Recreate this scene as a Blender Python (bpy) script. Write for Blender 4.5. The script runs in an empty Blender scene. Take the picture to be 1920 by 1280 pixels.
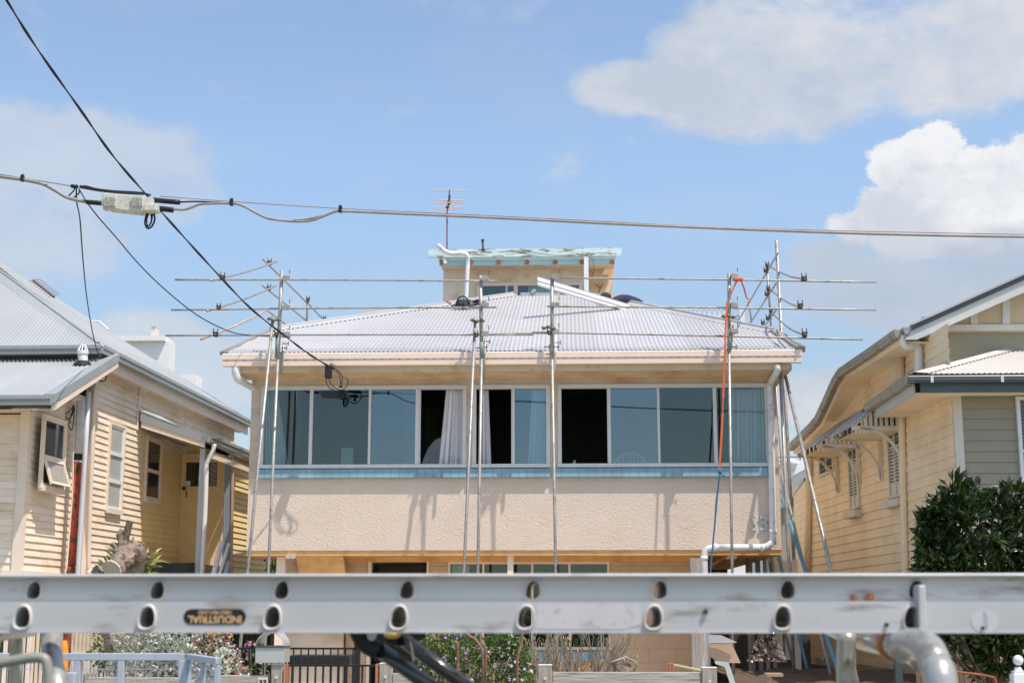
import bpy, math, random
from mathutils import Vector as V
random.seed(7)
sc = bpy.context.scene
COL = sc.collection
# ---------------------------------------------------------------- camera model
F = 2700.; TH = math.atan(508/F); YW = math.radians(2.27); CZ = 1.55
ct, st, cy, sy = math.cos(TH), math.sin(TH), math.cos(YW), math.sin(YW)
def ray(px, py):
    u = (px-960)/F; v = (640-py)/F
    y = ct-v*st; z = st+v*ct
    return V((u*cy-y*sy, u*sy+y*cy, z))
C0 = V((0, 0, CZ))
def P(px, py, Y):                       # photo pixel at the depth plane y = Y
    r = ray(px, py); return C0 + r*(Y/r.y)
def PZ(px, py, Z):
    r = ray(px, py); return C0 + r*((Z-CZ)/r.z)
def PN(px, py, p0, n):
    r = ray(px, py); n = V(n); return C0 + r*((V(p0)-C0).dot(n)/r.dot(n))
def PXc(px, py, X):
    r = ray(px, py); return C0 + r*(X/r.x)
def ext(a, b, z):                       # carry the line a-b on to height z
    t = (z-a.z)/(b.z-a.z); return a+(b-a)*t
cam = bpy.data.cameras.new('camera'); co = bpy.data.objects.new('camera', cam); COL.objects.link(co)
co.location = C0; co.rotation_euler = (math.pi/2+TH, 0, YW)
cam.sensor_width = 36; cam.lens = 36*F/1920; cam.clip_end = 6000; cam.clip_start = .05
cam.dof.use_dof = True; cam.dof.focus_distance = 24; cam.dof.aperture_fstop = 5.6
sc.camera = co
# ---------------------------------------------------------------- materials
MATS = {}
def mat(name, col, rough=.6, var=.1, scale=4., bump=0., bscale=60., metal=0., spec=.4, dirt=None, damt=.45, dscale=3., stretch=(1, 1, 1), alpha=None, dsoft=.12, coat=0, island=0):
    m = bpy.data.materials.new(name); m.use_nodes = True; nt = m.node_tree; N = nt.nodes; L = nt.links
    b = N['Principled BSDF']
    b.inputs['Roughness'].default_value = rough; b.inputs['Metallic'].default_value = metal
    b.inputs['Specular IOR Level'].default_value = spec; b.inputs['Coat Weight'].default_value = coat
    tc = N.new('ShaderNodeTexCoord'); mp = N.new('ShaderNodeMapping'); mp.inputs['Scale'].default_value = stretch
    L.new(tc.outputs['Object'], mp.inputs['Vector'])
    n = N.new('ShaderNodeTexNoise'); n.inputs['Scale'].default_value = scale; n.inputs['Detail'].default_value = 6
    L.new(mp.outputs[0], n.inputs['Vector'])
    r = N.new('ShaderNodeMapRange'); r.inputs[1].default_value = .3; r.inputs[2].default_value = .7
    r.inputs[3].default_value = 1-var; r.inputs[4].default_value = 1+var
    L.new(n.outputs['Fac'], r.inputs[0])
    mx = N.new('ShaderNodeMix'); mx.data_type = 'RGBA'; mx.blend_type = 'MULTIPLY'; mx.inputs[0].default_value = 1
    mx.inputs[6].default_value = (*col, 1); L.new(r.outputs[0], mx.inputs[7])
    out = mx.outputs[2]
    if dirt:
        n2 = N.new('ShaderNodeTexNoise'); n2.inputs['Scale'].default_value = dscale; n2.inputs['Detail'].default_value = 9; n2.inputs['Roughness'].default_value = .65
        L.new(mp.outputs[0], n2.inputs['Vector'])
        r2 = N.new('ShaderNodeMapRange'); c = 1-damt
        r2.inputs[1].default_value = .35+.3*c-dsoft/2; r2.inputs[2].default_value = .35+.3*c+dsoft/2
        L.new(n2.outputs['Fac'], r2.inputs[0])
        m2 = N.new('ShaderNodeMix'); m2.data_type = 'RGBA'; L.new(r2.outputs[0], m2.inputs[0])
        L.new(out, m2.inputs[6]); m2.inputs[7].default_value = (*dirt, 1); out = m2.outputs[2]
    if island:
        gi = N.new('ShaderNodeNewGeometry'); ri = N.new('ShaderNodeMapRange'); ri.inputs[3].default_value = 1-island; ri.inputs[4].default_value = 1+island; L.new(gi.outputs['Random Per Island'], ri.inputs[0])
        mi = N.new('ShaderNodeMix'); mi.data_type = 'RGBA'; mi.blend_type = 'MULTIPLY'; mi.inputs[0].default_value = 1; L.new(out, mi.inputs[6]); L.new(ri.outputs[0], mi.inputs[7]); out = mi.outputs[2]
    L.new(out, b.inputs['Base Color'])
    if bump:
        n3 = N.new('ShaderNodeTexNoise'); n3.inputs['Scale'].default_value = bscale; n3.inputs['Detail'].default_value = 4
        L.new(mp.outputs[0], n3.inputs['Vector'])
        bp = N.new('ShaderNodeBump'); bp.inputs['Strength'].default_value = bump; bp.inputs['Distance'].default_value = .02
        L.new(n3.outputs['Fac'], bp.inputs['Height']); L.new(bp.outputs[0], b.inputs['Normal'])
    m['mx'] = mx.name; MATS[name] = m; return m
def glass(name, tint, fac, rough=0.0, gc=(.75, .95, 1)):
    m = bpy.data.materials.new(name); m.use_nodes = True; nt = m.node_tree; N = nt.nodes; L = nt.links
    for x in list(N): N.remove(x)
    o = N.new('ShaderNodeOutputMaterial'); t = N.new('ShaderNodeBsdfTransparent'); g = N.new('ShaderNodeBsdfGlossy')
    t.inputs[0].default_value = (*tint, 1); g.inputs['Roughness'].default_value = rough; g.inputs[0].default_value = (*gc, 1)
    x = N.new('ShaderNodeMixShader'); x.inputs[0].default_value = fac
    L.new(t.outputs[0], x.inputs[1]); L.new(g.outputs[0], x.inputs[2]); L.new(x.outputs[0], o.inputs[0])
    return m
stucco = mat('stucco', (.69, .585, .495), .85, .05, 1.1, dirt=(.62, .52, .43), damt=.10, dscale=1.2, dsoft=.5)
def _stucco():                           # heavy trowelled render
    nt = stucco.node_tree; N = nt.nodes; L = nt.links; b = N['Principled BSDF']
    tc = N.new('ShaderNodeTexCoord')
    v = N.new('ShaderNodeTexNoise'); v.inputs['Scale'].default_value = 21; v.inputs['Detail'].default_value = 3; v.inputs['Distortion'].default_value = 1.6
    w = N.new('ShaderNodeTexNoise'); w.inputs['Scale'].default_value = 46; w.inputs['Detail'].default_value = 3
    L.new(tc.outputs['Object'], v.inputs['Vector']); L.new(tc.outputs['Object'], w.inputs['Vector'])
    a = N.new('ShaderNodeMath'); a.operation = 'MULTIPLY_ADD'; a.inputs[1].default_value = .35
    L.new(w.outputs['Fac'], a.inputs[0]); L.new(v.outputs['Fac'], a.inputs[2])
    bp = N.new('ShaderNodeBump'); bp.inputs['Strength'].default_value = 1; bp.inputs['Distance'].default_value = .013
    L.new(a.outputs[0], bp.inputs['Height']); L.new(bp.outputs[0], b.inputs['Normal'])
_stucco()
render_w = mat('smooth_render', (.60, .52, .43), .8, .06, 2, .15, 90, dirt=(.45, .28, .14), damt=.12, dscale=1.5, dsoft=.3, stretch=(1, 1, 2))
soffit_m = mat('bounce_warmed_soffit', (.72, .53, .33), .7, .06, 3, dirt=(.5, .28, .12), damt=.15, dscale=2, dsoft=.3)  # cream warmed in colour to carry orange bounced light under the eaves
fascia_m = mat('fascia_paint', (.62, .53, .40), .6, .05, 3, dirt=(.42, .2, .09), damt=.12, dscale=2.5, dsoft=.2)
gutter_m = mat('gutter_cream', (.80, .66, .56), .4, .03)
under_m = mat('bounce_orange_cream', (.72, .42, .17), .7, .08, 3, dirt=(.4, .2, .08), damt=.12, dscale=2, dsoft=.3); side_m = mat('bounce_side_render', (.80, .71, .58), .8, .04)  # orange bounced light put into the cream of ceiling, lintel and stair
ochre = mat('ochre_blocks', (.62, .42, .25), .8, .06, 3, .1, 80)
roofw = mat('roof_white_steel', (.42, .43, .44), .45, .05, .8, spec=.3)
roofg = mat('roof_grey_steel', (.34, .37, .38), .45, .05, .8, spec=.3)
guttg = mat('gutter_grey', (.30, .33, .33), .4, .05)
boards_l = mat('cream_weatherboard', (.83, .73, .60), .6, .05, 2, dirt=(.6, .45, .25), damt=.04, island=.035, dscale=1.3, dsoft=.3, stretch=(1, 1, 4))
trim_l = mat('cream_trim', (.78, .66, .54), .55, .05)
boards_r = mat('peach_weatherboard', (.93, .77, .54), .6, .04, 2, island=.02, dirt=(.72, .54, .36), damt=.06, dscale=.8, dsoft=.3)
trim_r = mat('pale_trim', (.66, .62, .55), .5, .04)
boards_rf = mat('eave_shaded_weatherboard', (.31, .29, .22), .6, .04, 2)  # peach-cream paint darkened in colour to carry the shade under the eave
darkg = mat('dark_grey_gutter', (.07, .09, .10), .35, .05)
midg = mat('metal_gutter_olive', (.30, .28, .23), .35, .06)
white = mat('white_paint', (.75, .76, .77), .45, .04)
pvc = mat('white_pvc', (.74, .75, .77), .35, .04, dirt=(.45, .43, .4), damt=.1, dscale=6, dsoft=.2)
alu = mat('window_aluminium', (.62, .64, .65), .4, .05, 6)
tile = mat('blue_tile', (.16, .33, .42), .3, .15, 3)
def _tile():
    nt = tile.node_tree; N = nt.nodes; L = nt.links
    mx = [x for x in N if x.type == 'MIX'][0]
    br = N.new('ShaderNodeTexBrick'); br.offset = 0; br.inputs['Scale'].default_value = 1; br.inputs['Brick Width'].default_value = .145; br.inputs['Row Height'].default_value = 5
    br.inputs['Mortar Size'].default_value = .006; br.inputs['Color1'].default_value = (.21, .36, .44, 1); br.inputs['Color2'].default_value = (.20, .345, .425, 1); br.inputs['Mortar'].default_value = (.12, .24, .30, 1)
    mp = [x for x in N if x.type == 'MAPPING'][0]
    sx = N.new('ShaderNodeSeparateXYZ'); cb = N.new('ShaderNodeCombineXYZ'); L.new(mp.outputs[0], sx.inputs[0]); L.new(sx.outputs[0], cb.inputs[0]); cb.inputs[1].default_value = 2.3
    L.new(cb.outputs[0], br.inputs['Vector']); L.new(br.outputs['Color'], mx.inputs[6])
_tile()
def _blocks():
    nt = ochre.node_tree; N = nt.nodes; L = nt.links
    mx = [x for x in N if x.type == 'MIX'][0]
    br = N.new('ShaderNodeTexBrick'); br.inputs['Scale'].default_value = 1; br.inputs['Brick Width'].default_value = .47; br.inputs['Row Height'].default_value = .235
    br.inputs['Mortar Size'].default_value = .004; br.inputs['Color1'].default_value = (.56, .41, .27, 1); br.inputs['Color2'].default_value = (.54, .39, .255, 1); br.inputs['Mortar'].default_value = (.36, .25, .15, 1)
    mp = [x for x in N if x.type == 'MAPPING'][0]
    sx = N.new('ShaderNodeSeparateXYZ'); cb = N.new('ShaderNodeCombineXYZ'); L.new(mp.outputs[0], sx.inputs[0]); L.new(sx.outputs[0], cb.inputs[0]); L.new(sx.outputs[2], cb.inputs[1])
    L.new(cb.outputs[0], br.inputs['Vector']); L.new(br.outputs['Color'], mx.inputs[6])
_blocks()
def sheets(m, w_=.762):                  # each roofing sheet has weathered a little differently
    nt = m.node_tree; N = nt.nodes; L = nt.links; mx = N[m['mx']]; mp = [x for x in N if x.type == 'MAPPING'][0]
    sx = N.new('ShaderNodeSeparateXYZ'); L.new(mp.outputs[0], sx.inputs[0]); d = N.new('ShaderNodeMath'); d.operation = 'DIVIDE'; d.inputs[1].default_value = w_; L.new(sx.outputs[0], d.inputs[0])
    fl = N.new('ShaderNodeMath'); fl.operation = 'FLOOR'; L.new(d.outputs[0], fl.inputs[0]); wn = N.new('ShaderNodeTexWhiteNoise'); wn.noise_dimensions = '1D'; L.new(fl.outputs[0], wn.inputs['W'])
    r = N.new('ShaderNodeMapRange'); r.inputs[3].default_value = .93; r.inputs[4].default_value = 1.05; L.new(wn.outputs['Value'], r.inputs[0])
    q = N.new('ShaderNodeMix'); q.data_type = 'RGBA'; q.blend_type = 'MULTIPLY'; q.inputs[0].default_value = 1; q.inputs[6].default_value = mx.inputs[6].default_value; L.new(r.outputs[0], q.inputs[7]); L.new(q.outputs[2], mx.inputs[6])
sheets(roofw); sheets(roofg)
galv = mat('galvanised_tube', (.36, .36, .34), .45, .15, 9, metal=.35, dirt=(.2, .17, .13), damt=.15, dscale=8)
galvd = mat('clamp_steel', (.10, .09, .075), .5, .3, 20, metal=.5)
redtube = mat('faded_red_tube', (.50, .36, .31), .5, .3, 8)
greenp = mat('faded_green_sleeve', (.20, .29, .26), .5, .15, 8)
ladal = mat('brushed_aluminium', (.54, .55, .55), .42, .07, 6, metal=.25, dirt=(.34, .32, .29), damt=.10, dscale=13, stretch=(.3, 1, 1.6), dsoft=.12)
black = mat('black_rubber', (.012, .013, .014), .5, .2)
cablem = mat('grey_cable', (.30, .29, .27), .5, .15, 8)
blackc = mat('black_cable', (.015, .017, .022), .45, .1)
ampm = mat('weathered_cast_housing', (.58, .59, .54), .5, .1, 12, dirt=(.22, .21, .18), damt=.10, dscale=22)
rustm = mat('rusty_steel', (.30, .10, .05), .8, .3, 9)
redpipe = mat('red_painted_pipe', (.46, .075, .04), .55, .1, 5, dirt=(.10, .055, .03), damt=.42, dscale=11, stretch=(1, 1, .6))
tealpaint = mat('teal_paint', (.40, .60, .62), .6, .06)
peel = mat('peeling_teal_board', (.58, .74, .73), .75, .08, 5, dirt=(.26, .22, .18), damt=.33, dscale=7, stretch=(.35, 1, 2.2), dsoft=.05)
roomwall = mat('stained_room_render', (.74, .65, .52), .85, .06, 2, dirt=(.42, .26, .15), damt=.08, dscale=2.2, dsoft=.3)
interior = mat('interior_paint', (.20, .225, .20), .8, .06)
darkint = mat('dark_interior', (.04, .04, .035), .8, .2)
timber = mat('grey_weathered_timber', (.36, .33, .29), .85, .22, 7, .5, 40, dirt=(.12, .09, .07), damt=.2, dscale=9, stretch=(1, 1, .12))
timberh = mat('grey_weathered_rail', (.40, .38, .33), .85, .2, 7, .5, 40, dirt=(.16, .14, .1), damt=.2, dscale=6, stretch=(.12, 1, 1))
endgrain = mat('pale_post_cap', (.62, .60, .57), .8, .15, 20)
redwood = mat('red_brown_timber', (.42, .17, .09), .8, .2, 8, stretch=(1, 1, .2))
blacksteel = mat('black_steel', (.015, .016, .017), .4, .2)
bluemetal = mat('pale_blue_paint', (.40, .45, .51), .5, .1, 4, dirt=(.3, .33, .36), damt=.15, dscale=6)
curt_m = mat('curtain_cloth', (.76, .76, .78), .9, .05)
dbark = mat('dark_bark', (.13, .10, .075), .9, .3, 12, .6, 30)
bark = mat('grey_brown_bark', (.26, .20, .155), .9, .3, 14, 1, 30, dirt=(.09, .065, .05), damt=.3, dscale=12)
cutwood = mat('cut_wood', (.50, .45, .38), .85, .12, 14, dirt=(.22, .17, .12), damt=.12, dscale=14)
def leafmat(name, c1, c2, rough=.45, spec=.4, trans=.15):
    m = bpy.data.materials.new(name); m.use_nodes = True; nt = m.node_tree; N = nt.nodes; L = nt.links; b = N['Principled BSDF']
    g = N.new('ShaderNodeNewGeometry'); cr = N.new('ShaderNodeMix'); cr.data_type = 'RGBA'
    cr.inputs[6].default_value = (*c1, 1); cr.inputs[7].default_value = (*c2, 1)
    L.new(g.outputs['Random Per Island'], cr.inputs[0]); L.new(cr.outputs[2], b.inputs['Base Color'])
    b.inputs['Roughness'].default_value = rough; b.inputs['Specular IOR Level'].default_value = spec
    if trans:
        t = N.new('ShaderNodeBsdfTranslucent'); L.new(cr.outputs[2], t.inputs[0]); x = N.new('ShaderNodeMixShader'); x.inputs[0].default_value = trans
        L.new(b.outputs[0], x.inputs[1]); L.new(t.outputs[0], x.inputs[2]); L.new(x.outputs[0], N['Material Output'].inputs[0])
    return m
leafdark = leafmat('glossy_dark_leaf', (.014, .036, .010), (.055, .09, .022), .24, .65, .04)
leafgreen = leafmat('mid_green_leaf', (.06, .12, .03), (.16, .24, .06), .5)
leafyel = leafmat('green_and_yellow_leaf', (.08, .13, .03), (.55, .50, .18), .5)
leafsilver = leafmat('silver_leaf', (.30, .34, .28), (.62, .64, .56), .8)
leafmix = leafmat('mixed_leaf', (.12, .16, .05), (.42, .40, .30), .8)
petalw = leafmat('white_petal', (.7, .68, .78), (.8, .78, .8), .7)
petalp = leafmat('purple_petal', (.28, .18, .62), (.42, .32, .75), .7)
petalm = leafmat('magenta_petal', (.42, .10, .28), (.55, .3, .45), .7)
petalo = leafmat('orange_petal', (.55, .14, .05), (.6, .35, .08), .7)
leafbrown = leafmat('red_brown_leaf', (.30, .10, .03), (.45, .2, .06), .6)
win_glass = glass('window_glass', (.54, .66, .68), .115); slide_glass = glass('sliding_glass', (.50, .64, .70), .24, 0, (.62, .86, 1))
dark_glass = mat('dark_window_glass', (.02, .025, .03), .06, .1, spec=.9)
frost = mat('frosted_glass', (.34, .32, .29), .25, .1, 6, spec=.6)
# ---------------------------------------------------------------- mesh builder
def wloc(o):
    l = V((0, 0, 0))
    while o: l += o.location; o = o.parent
    return l
class MB:
    def __init__(s): s.v = []; s.f = []; s.m = []; s.mi = 0
    def add(s, vs, fs):
        k = len(s.v); s.v += [V(x) for x in vs]
        for f in fs: s.f.append([k+i for i in f]); s.m.append(s.mi)
        return s
    def poly(s, *p): return s.add(p, [list(range(len(p)))])
    def hexa(s, p): return s.add(p, [(0, 3, 2, 1), (4, 5, 6, 7), (0, 1, 5, 4), (1, 2, 6, 5), (2, 3, 7, 6), (3, 0, 4, 7)])
    def box(s, x0, y0, z0, x1, y1, z1):
        return s.hexa([(x0, y0, z0), (x1, y0, z0), (x1, y1, z0), (x0, y1, z0), (x0, y0, z1), (x1, y0, z1), (x1, y1, z1), (x0, y1, z1)])
    def prism(s, pts, off):
        off = V(off); pts = [V(p) for p in pts]; n = len(pts)
        return s.add(pts+[p+off for p in pts], [list(range(n))[::-1], list(range(n, 2*n))]+[(i, (i+1) % n, n+(i+1) % n, n+i) for i in range(n)])
    def beam(s, a, b, w, h, up=(0, 0, 1)):
        a = V(a); b = V(b); d = (b-a).normalized()
        if abs(d.dot(V(up))) > .99: up = (0, 1, 0)
        r = d.cross(V(up)).normalized(); u = r.cross(d)
        q = [r*sx*w/2+u*sz*h/2 for sx, sz in ((-1, -1), (1, -1), (1, 1), (-1, 1))]
        return s.add([a+x for x in q]+[b+x for x in q], [(0, 1, 2, 3), (7, 6, 5, 4), (0, 4, 5, 1), (1, 5, 6, 2), (2, 6, 7, 3), (3, 7, 4, 0)])
    def tube(s, pts, r, n=8, cap=True):
        pts = [V(p) for p in pts]; rs = r if isinstance(r, (list, tuple)) else [r]*len(pts)
        d = (pts[1]-pts[0]).normalized(); u = d.orthogonal().normalized(); vs = []
        for i, p in enumerate(pts):
            t = (pts[min(i+1, len(pts)-1)]-pts[max(i-1, 0)])
            t = t.normalized() if t.length > 1e-9 else d
            u = (u-t*u.dot(t)).normalized(); w = t.cross(u)
            vs += [p+(u*math.cos(2*math.pi*k/n)+w*math.sin(2*math.pi*k/n))*rs[i] for k in range(n)]
        fs = [(i*n+k, i*n+(k+1) % n, (i+1)*n+(k+1) % n, (i+1)*n+k) for i in range(len(pts)-1) for k in range(n)]
        if cap: fs += [list(range(n))[::-1], [(len(pts)-1)*n+k for k in range(n)]]
        return s.add(vs, fs)
    def ball(s, c, r, n=10, m=7, sc3=(1, 1, 1)):
        c = V(c); pts = []; rr = []
        for i in range(m+1):
            a = math.pi*i/m; pts.append(-math.cos(a)); rr.append(max(math.sin(a), .001))
        vs = [c+V((r*rr[i]*math.cos(2*math.pi*k/n)*sc3[0], r*rr[i]*math.sin(2*math.pi*k/n)*sc3[1], r*pts[i]*sc3[2])) for i in range(m+1) for k in range(n)]
        return s.add(vs, [(i*n+k, i*n+(k+1) % n, (i+1)*n+(k+1) % n, (i+1)*n+k) for i in range(m) for k in range(n)])
    def build(s, name, m, parent=None, smooth=False, kind=None, bevel=0):
        off = wloc(parent) if parent else V((sum(v.x for v in s.v)/len(s.v), sum(v.y for v in s.v)/len(s.v), min(v.z for v in s.v)))
        me = bpy.data.meshes.new(name); me.from_pydata([v-off for v in s.v], [], s.f)
        for x in (m if isinstance(m, (list, tuple)) else [m]): me.materials.append(x)
        me.polygons.foreach_set('material_index', s.m)
        if smooth: me.shade_smooth() if hasattr(me, 'shade_smooth') else me.polygons.foreach_set('use_smooth', [True]*len(me.polygons))
        me.validate(); me.update()
        o = bpy.data.objects.new(name, me); COL.objects.link(o)
        if parent: o.parent = parent
        else: o.location = off
        if kind: o['kind'] = kind
        if smooth == 'auto':
            for e in me.polygons: pass
        if bevel:
            b = o.modifiers.new('bevel', 'BEVEL'); b.width = bevel; b.segments = 2; b.limit_method = 'ANGLE'
        return o
def tag(o, label, cat, group=None, kind=None):
    o['label'] = label; o['category'] = cat
    if group: o['group'] = group
    if kind: o['kind'] = kind
    return o
def thing(name, label, cat, loc, group=None):
    o = bpy.data.objects.new(name, None); o.empty_display_size = .2; COL.objects.link(o); o.location = loc
    return tag(o, label, cat, group)
def text_mesh(txt, h, thick=.0, off=0.):
    c = bpy.data.curves.new('t', 'FONT'); c.body = txt; c.size = h/.69; c.extrude = thick/2; c.offset = off; c.resolution_u = 3
    c.align_x = 'CENTER'; c.align_y = 'CENTER'
    o = bpy.data.objects.new('t', c); COL.objects.link(o); bpy.context.view_layer.update()
    me = bpy.data.meshes.new_from_object(o.evaluated_get(bpy.context.evaluated_depsgraph_get()))
    vs = [v.co.copy() for v in me.vertices]; fs = [list(p.vertices) for p in me.polygons]
    bpy.data.objects.remove(o); bpy.data.meshes.remove(me); bpy.data.curves.remove(c)
    return vs, fs
def boards(mb, A, B, z0, z1, pitch, out, lip=.024, joints=True):
    A = V((*A, 0)); B = V((*B, 0)); out = V((*out, 0)).normalized(); z = z0
    LEN = (B-A).length
    while z < z1-.005:
        zt = min(z+pitch, z1); cuts = [0.]; u = random.uniform(1.0, 4.0)
        while joints and random.random() < .45 and u < LEN-.5: cuts.append(u); u += random.uniform(3, 4.8)
        cuts.append(LEN)
        for u0, u1 in zip(cuts, cuts[1:]):
            A_, B_ = A.lerp(B, u0/LEN), A.lerp(B, (u1-(.004 if u1 < LEN else 0))/LEN)
            a = A_+out*lip; b = B_+out*lip; c = B_+out*.002; d = A_+out*.002
            Z = lambda p, q: V((p.x, p.y, q))
            j = random.uniform(-.0025, .0025); k = len(mb.v)
            mb.v += [Z(a, z+j), Z(b, z-j), Z(c, zt+.002), Z(d, zt+.002), Z(d, z+j), Z(c, z-j)]; mb.f += [[k, k+1, k+2, k+3], [k+4, k+5, k+1, k]]; mb.m += [mb.mi]*2
        z += pitch
def corr(mb, O, U, W, u0, u1, lo, hi, pitch=.0762, amp=.0095, n=6):
    O = V(O); U = V(U).normalized(); W = V(W).normalized(); Nn = U.cross(W).normalized()
    if Nn.z < 0: Nn = -Nn
    k = int((u1-u0)/pitch*n)+1; prev = None
    for i in range(k+1):
        u = u0+(u1-u0)*i/k; a = lo(u); b = max(hi(u), a+.001); h = Nn*amp*math.cos(2*math.pi*u/pitch)
        p = O+U*u+W*a+h; q = O+U*u+W*b+h
        mb.v += [p, q]; m_ = len(mb.v)
        if prev is not None: mb.f.append([m_-4, m_-2, m_-1, m_-3]); mb.m.append(mb.mi)
        prev = 1
def lerp(pts):                           # piecewise linear function through (u, v)
    def f(u):
        for (a, b), (c, d) in zip(pts, pts[1:]):
            if u <= c: return b+(d-b)*(u-a)/(c-a)
        return pts[-1][1]
    return f
def smoothpts(pts, k=6):                 # Catmull-Rom
    pts = [V(p) for p in pts]; q = [pts[0]*2-pts[1]]+pts+[pts[-1]*2-pts[-2]]; out = []
    for i in range(1, len(q)-2):
        a, b, c, d = q[i-1:i+3]
        for j in range(k):
            t = j/k; out.append(.5*((2*b)+(c-a)*t+(2*a-5*b+4*c-d)*t*t+(3*b-a-3*c+d)*t**3))
    return out+[pts[-1]]
def leaf(mb, p, d, size, w=.42, curl=.25, nrm=None):
    d = d.normalized(); s = d.cross(nrm if nrm else V((random.gauss(0, 1), random.gauss(0, 1), random.gauss(0, 1))))
    if s.length < 1e-4: s = d.orthogonal()
    s.normalize(); n = s.cross(d)
    a = p; b = p+d*size*.5+s*size*w*.5+n*size*.06; c = p+d*size-n*size*curl*.5; e = p+d*size*.5-s*size*w*.5+n*size*.06; m_ = p+d*size*.5-n*size*.04
    k = len(mb.v); mb.v += [a, b, c, e, m_]
    mb.f += [[k, k+1, k+4], [k+1, k+2, k+4], [k, k+4, k+3], [k+4, k+2, k+3]]; mb.m += [mb.mi]*4
def rnd3(): 
    while 1:
        v = V((random.uniform(-1, 1), random.uniform(-1, 1), random.uniform(-1, 1)))
        if .05 < v.length <= 1: return v
# ---------------------------------------------------------------- light and sky
SUN = V((.81, -.65, 2.04)).normalized()
EL = math.asin(SUN.z); AZ = math.atan2(SUN.x, SUN.y)
sl = bpy.data.lights.new('sun', 'SUN'); sl.energy = 5.0; sl.angle = math.radians(.5); sl.color = (1, .88, .77)
so = bpy.data.objects.new('sun', sl); COL.objects.link(so); so.rotation_euler = SUN.to_track_quat('Z', 'Y').to_euler()
w = bpy.data.worlds.new('World'); sc.world = w; w.use_nodes = True
def world():
    nt = w.node_tree; N = nt.nodes; L = nt.links
    bg = N['Background']; bg.inputs[1].default_value = .15
    sky = N.new('ShaderNodeTexSky'); sky.sky_type = 'NISHITA'; sky.sun_disc = False; sky.sun_elevation = EL; sky.sun_rotation = AZ
    sky.air_density = 1.0; sky.dust_density = 1.1; sky.ozone_density = 1.3
    tc = N.new('ShaderNodeTexCoord')
    def blob(px, py, rx, ry, soft=1.0):          # an elliptical patch of sky round one direction
        d = ray(px, py).normalized(); r = V((d.y, -d.x, 0)).normalized(); u = r.cross(d)
        outs = []
        for ax, R in ((r, rx/F), (u, ry/F)):
            dp = N.new('ShaderNodeVectorMath'); dp.operation = 'DOT_PRODUCT'; L.new(tc.outputs['Generated'], dp.inputs[0]); dp.inputs[1].default_value = ax
            q = N.new('ShaderNodeMath'); q.operation = 'DIVIDE'; q.inputs[1].default_value = R; L.new(dp.outputs['Value'], q.inputs[0])
            s = N.new('ShaderNodeMath'); s.operation = 'POWER'; a = N.new('ShaderNodeMath'); a.operation = 'ABSOLUTE'; L.new(q.outputs[0], a.inputs[0]); L.new(a.outputs[0], s.inputs[0]); s.inputs[1].default_value = 2
            outs.append(s)
        ad = N.new('ShaderNodeMath'); L.new(outs[0].outputs[0], ad.inputs[0]); L.new(outs[1].outputs[0], ad.inputs[1])
        dp = N.new('ShaderNodeVectorMath'); dp.operation = 'DOT_PRODUCT'; L.new(tc.outputs['Generated'], dp.inputs[0]); dp.inputs[1].default_value = d
        gt = N.new('ShaderNodeMath'); gt.operation = 'GREATER_THAN'; gt.inputs[1].default_value = 0; L.new(dp.outputs['Value'], gt.inputs[0])
        mr = N.new('ShaderNodeMapRange'); mr.inputs[1].default_value = 0; mr.inputs[2].default_value = 1.6; mr.inputs[3].default_value = 1; mr.inputs[4].default_value = 0
        mr.interpolation_type = 'SMOOTHSTEP'; L.new(ad.outputs[0], mr.inputs[0])
        m = N.new('ShaderNodeMath'); m.operation = 'MULTIPLY'; L.new(mr.outputs[0], m.inputs[0]); L.new(gt.outputs[0], m.inputs[1])
        return m.outputs[0]
    def noise(scale, det, rough, off=0, sz=2.2):
        mp = N.new('ShaderNodeMapping'); mp.inputs['Scale'].default_value = (1, 1, sz); mp.inputs['Location'].default_value = (off, off, off); L.new(tc.outputs['Generated'], mp.inputs[0])
        n = N.new('ShaderNodeTexNoise'); n.inputs['Scale'].default_value = scale; n.inputs['Detail'].default_value = det; n.inputs['Roughness'].default_value = rough
        L.new(mp.outputs[0], n.inputs['Vector']); return n.outputs['Fac']
    def layer(col, blobs, nz, amt, lo, hi, ccol, op=1.):
        acc = None
        for b in blobs:
            o = blob(*b)
            if acc is None: acc = o
            else:
                m = N.new('ShaderNodeMath'); m.operation = 'MAXIMUM'; L.new(acc, m.inputs[0]); L.new(o, m.inputs[1]); acc = m.outputs[0]
        s = N.new('ShaderNodeMath'); s.operation = 'MULTIPLY_ADD'; L.new(nz, s.inputs[0]); s.inputs[1].default_value = amt; L.new(acc, s.inputs[2])
        mr = N.new('ShaderNodeMapRange'); mr.inputs[1].default_value = lo; mr.inputs[2].default_value = hi; mr.inputs[4].default_value = op; mr.interpolation_type = 'SMOOTHSTEP'; L.new(s.outputs[0], mr.inputs[0])
        x = N.new('ShaderNodeMix'); x.data_type = 'RGBA'; L.new(mr.outputs[0], x.inputs[0]); L.new(col, x.inputs[6])
        if isinstance(ccol, tuple): x.inputs[7].default_value = (*ccol, 1)
        else: L.new(ccol, x.inputs[7])
        return x.outputs[2]
    def ramp(nz, a, b, c1, c2):
        mr = N.new('ShaderNodeMapRange'); mr.inputs[1].default_value = a; mr.inputs[2].default_value = b; L.new(nz, mr.inputs[0])
        x = N.new('ShaderNodeMix'); x.data_type = 'RGBA'; L.new(mr.outputs[0], x.inputs[0]); x.inputs[6].default_value = (*c1, 1); x.inputs[7].default_value = (*c2, 1); return x.outputs[2]
    k = 1/.15
    gr = N.new('ShaderNodeMix'); gr.data_type = 'RGBA'; gr.blend_type = 'MULTIPLY'; gr.inputs[0].default_value = 1
    L.new(sky.outputs[0], gr.inputs[6]); 
    sz_ = N.new('ShaderNodeSeparateXYZ'); L.new(tc.outputs['Generated'], sz_.inputs[0])
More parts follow.
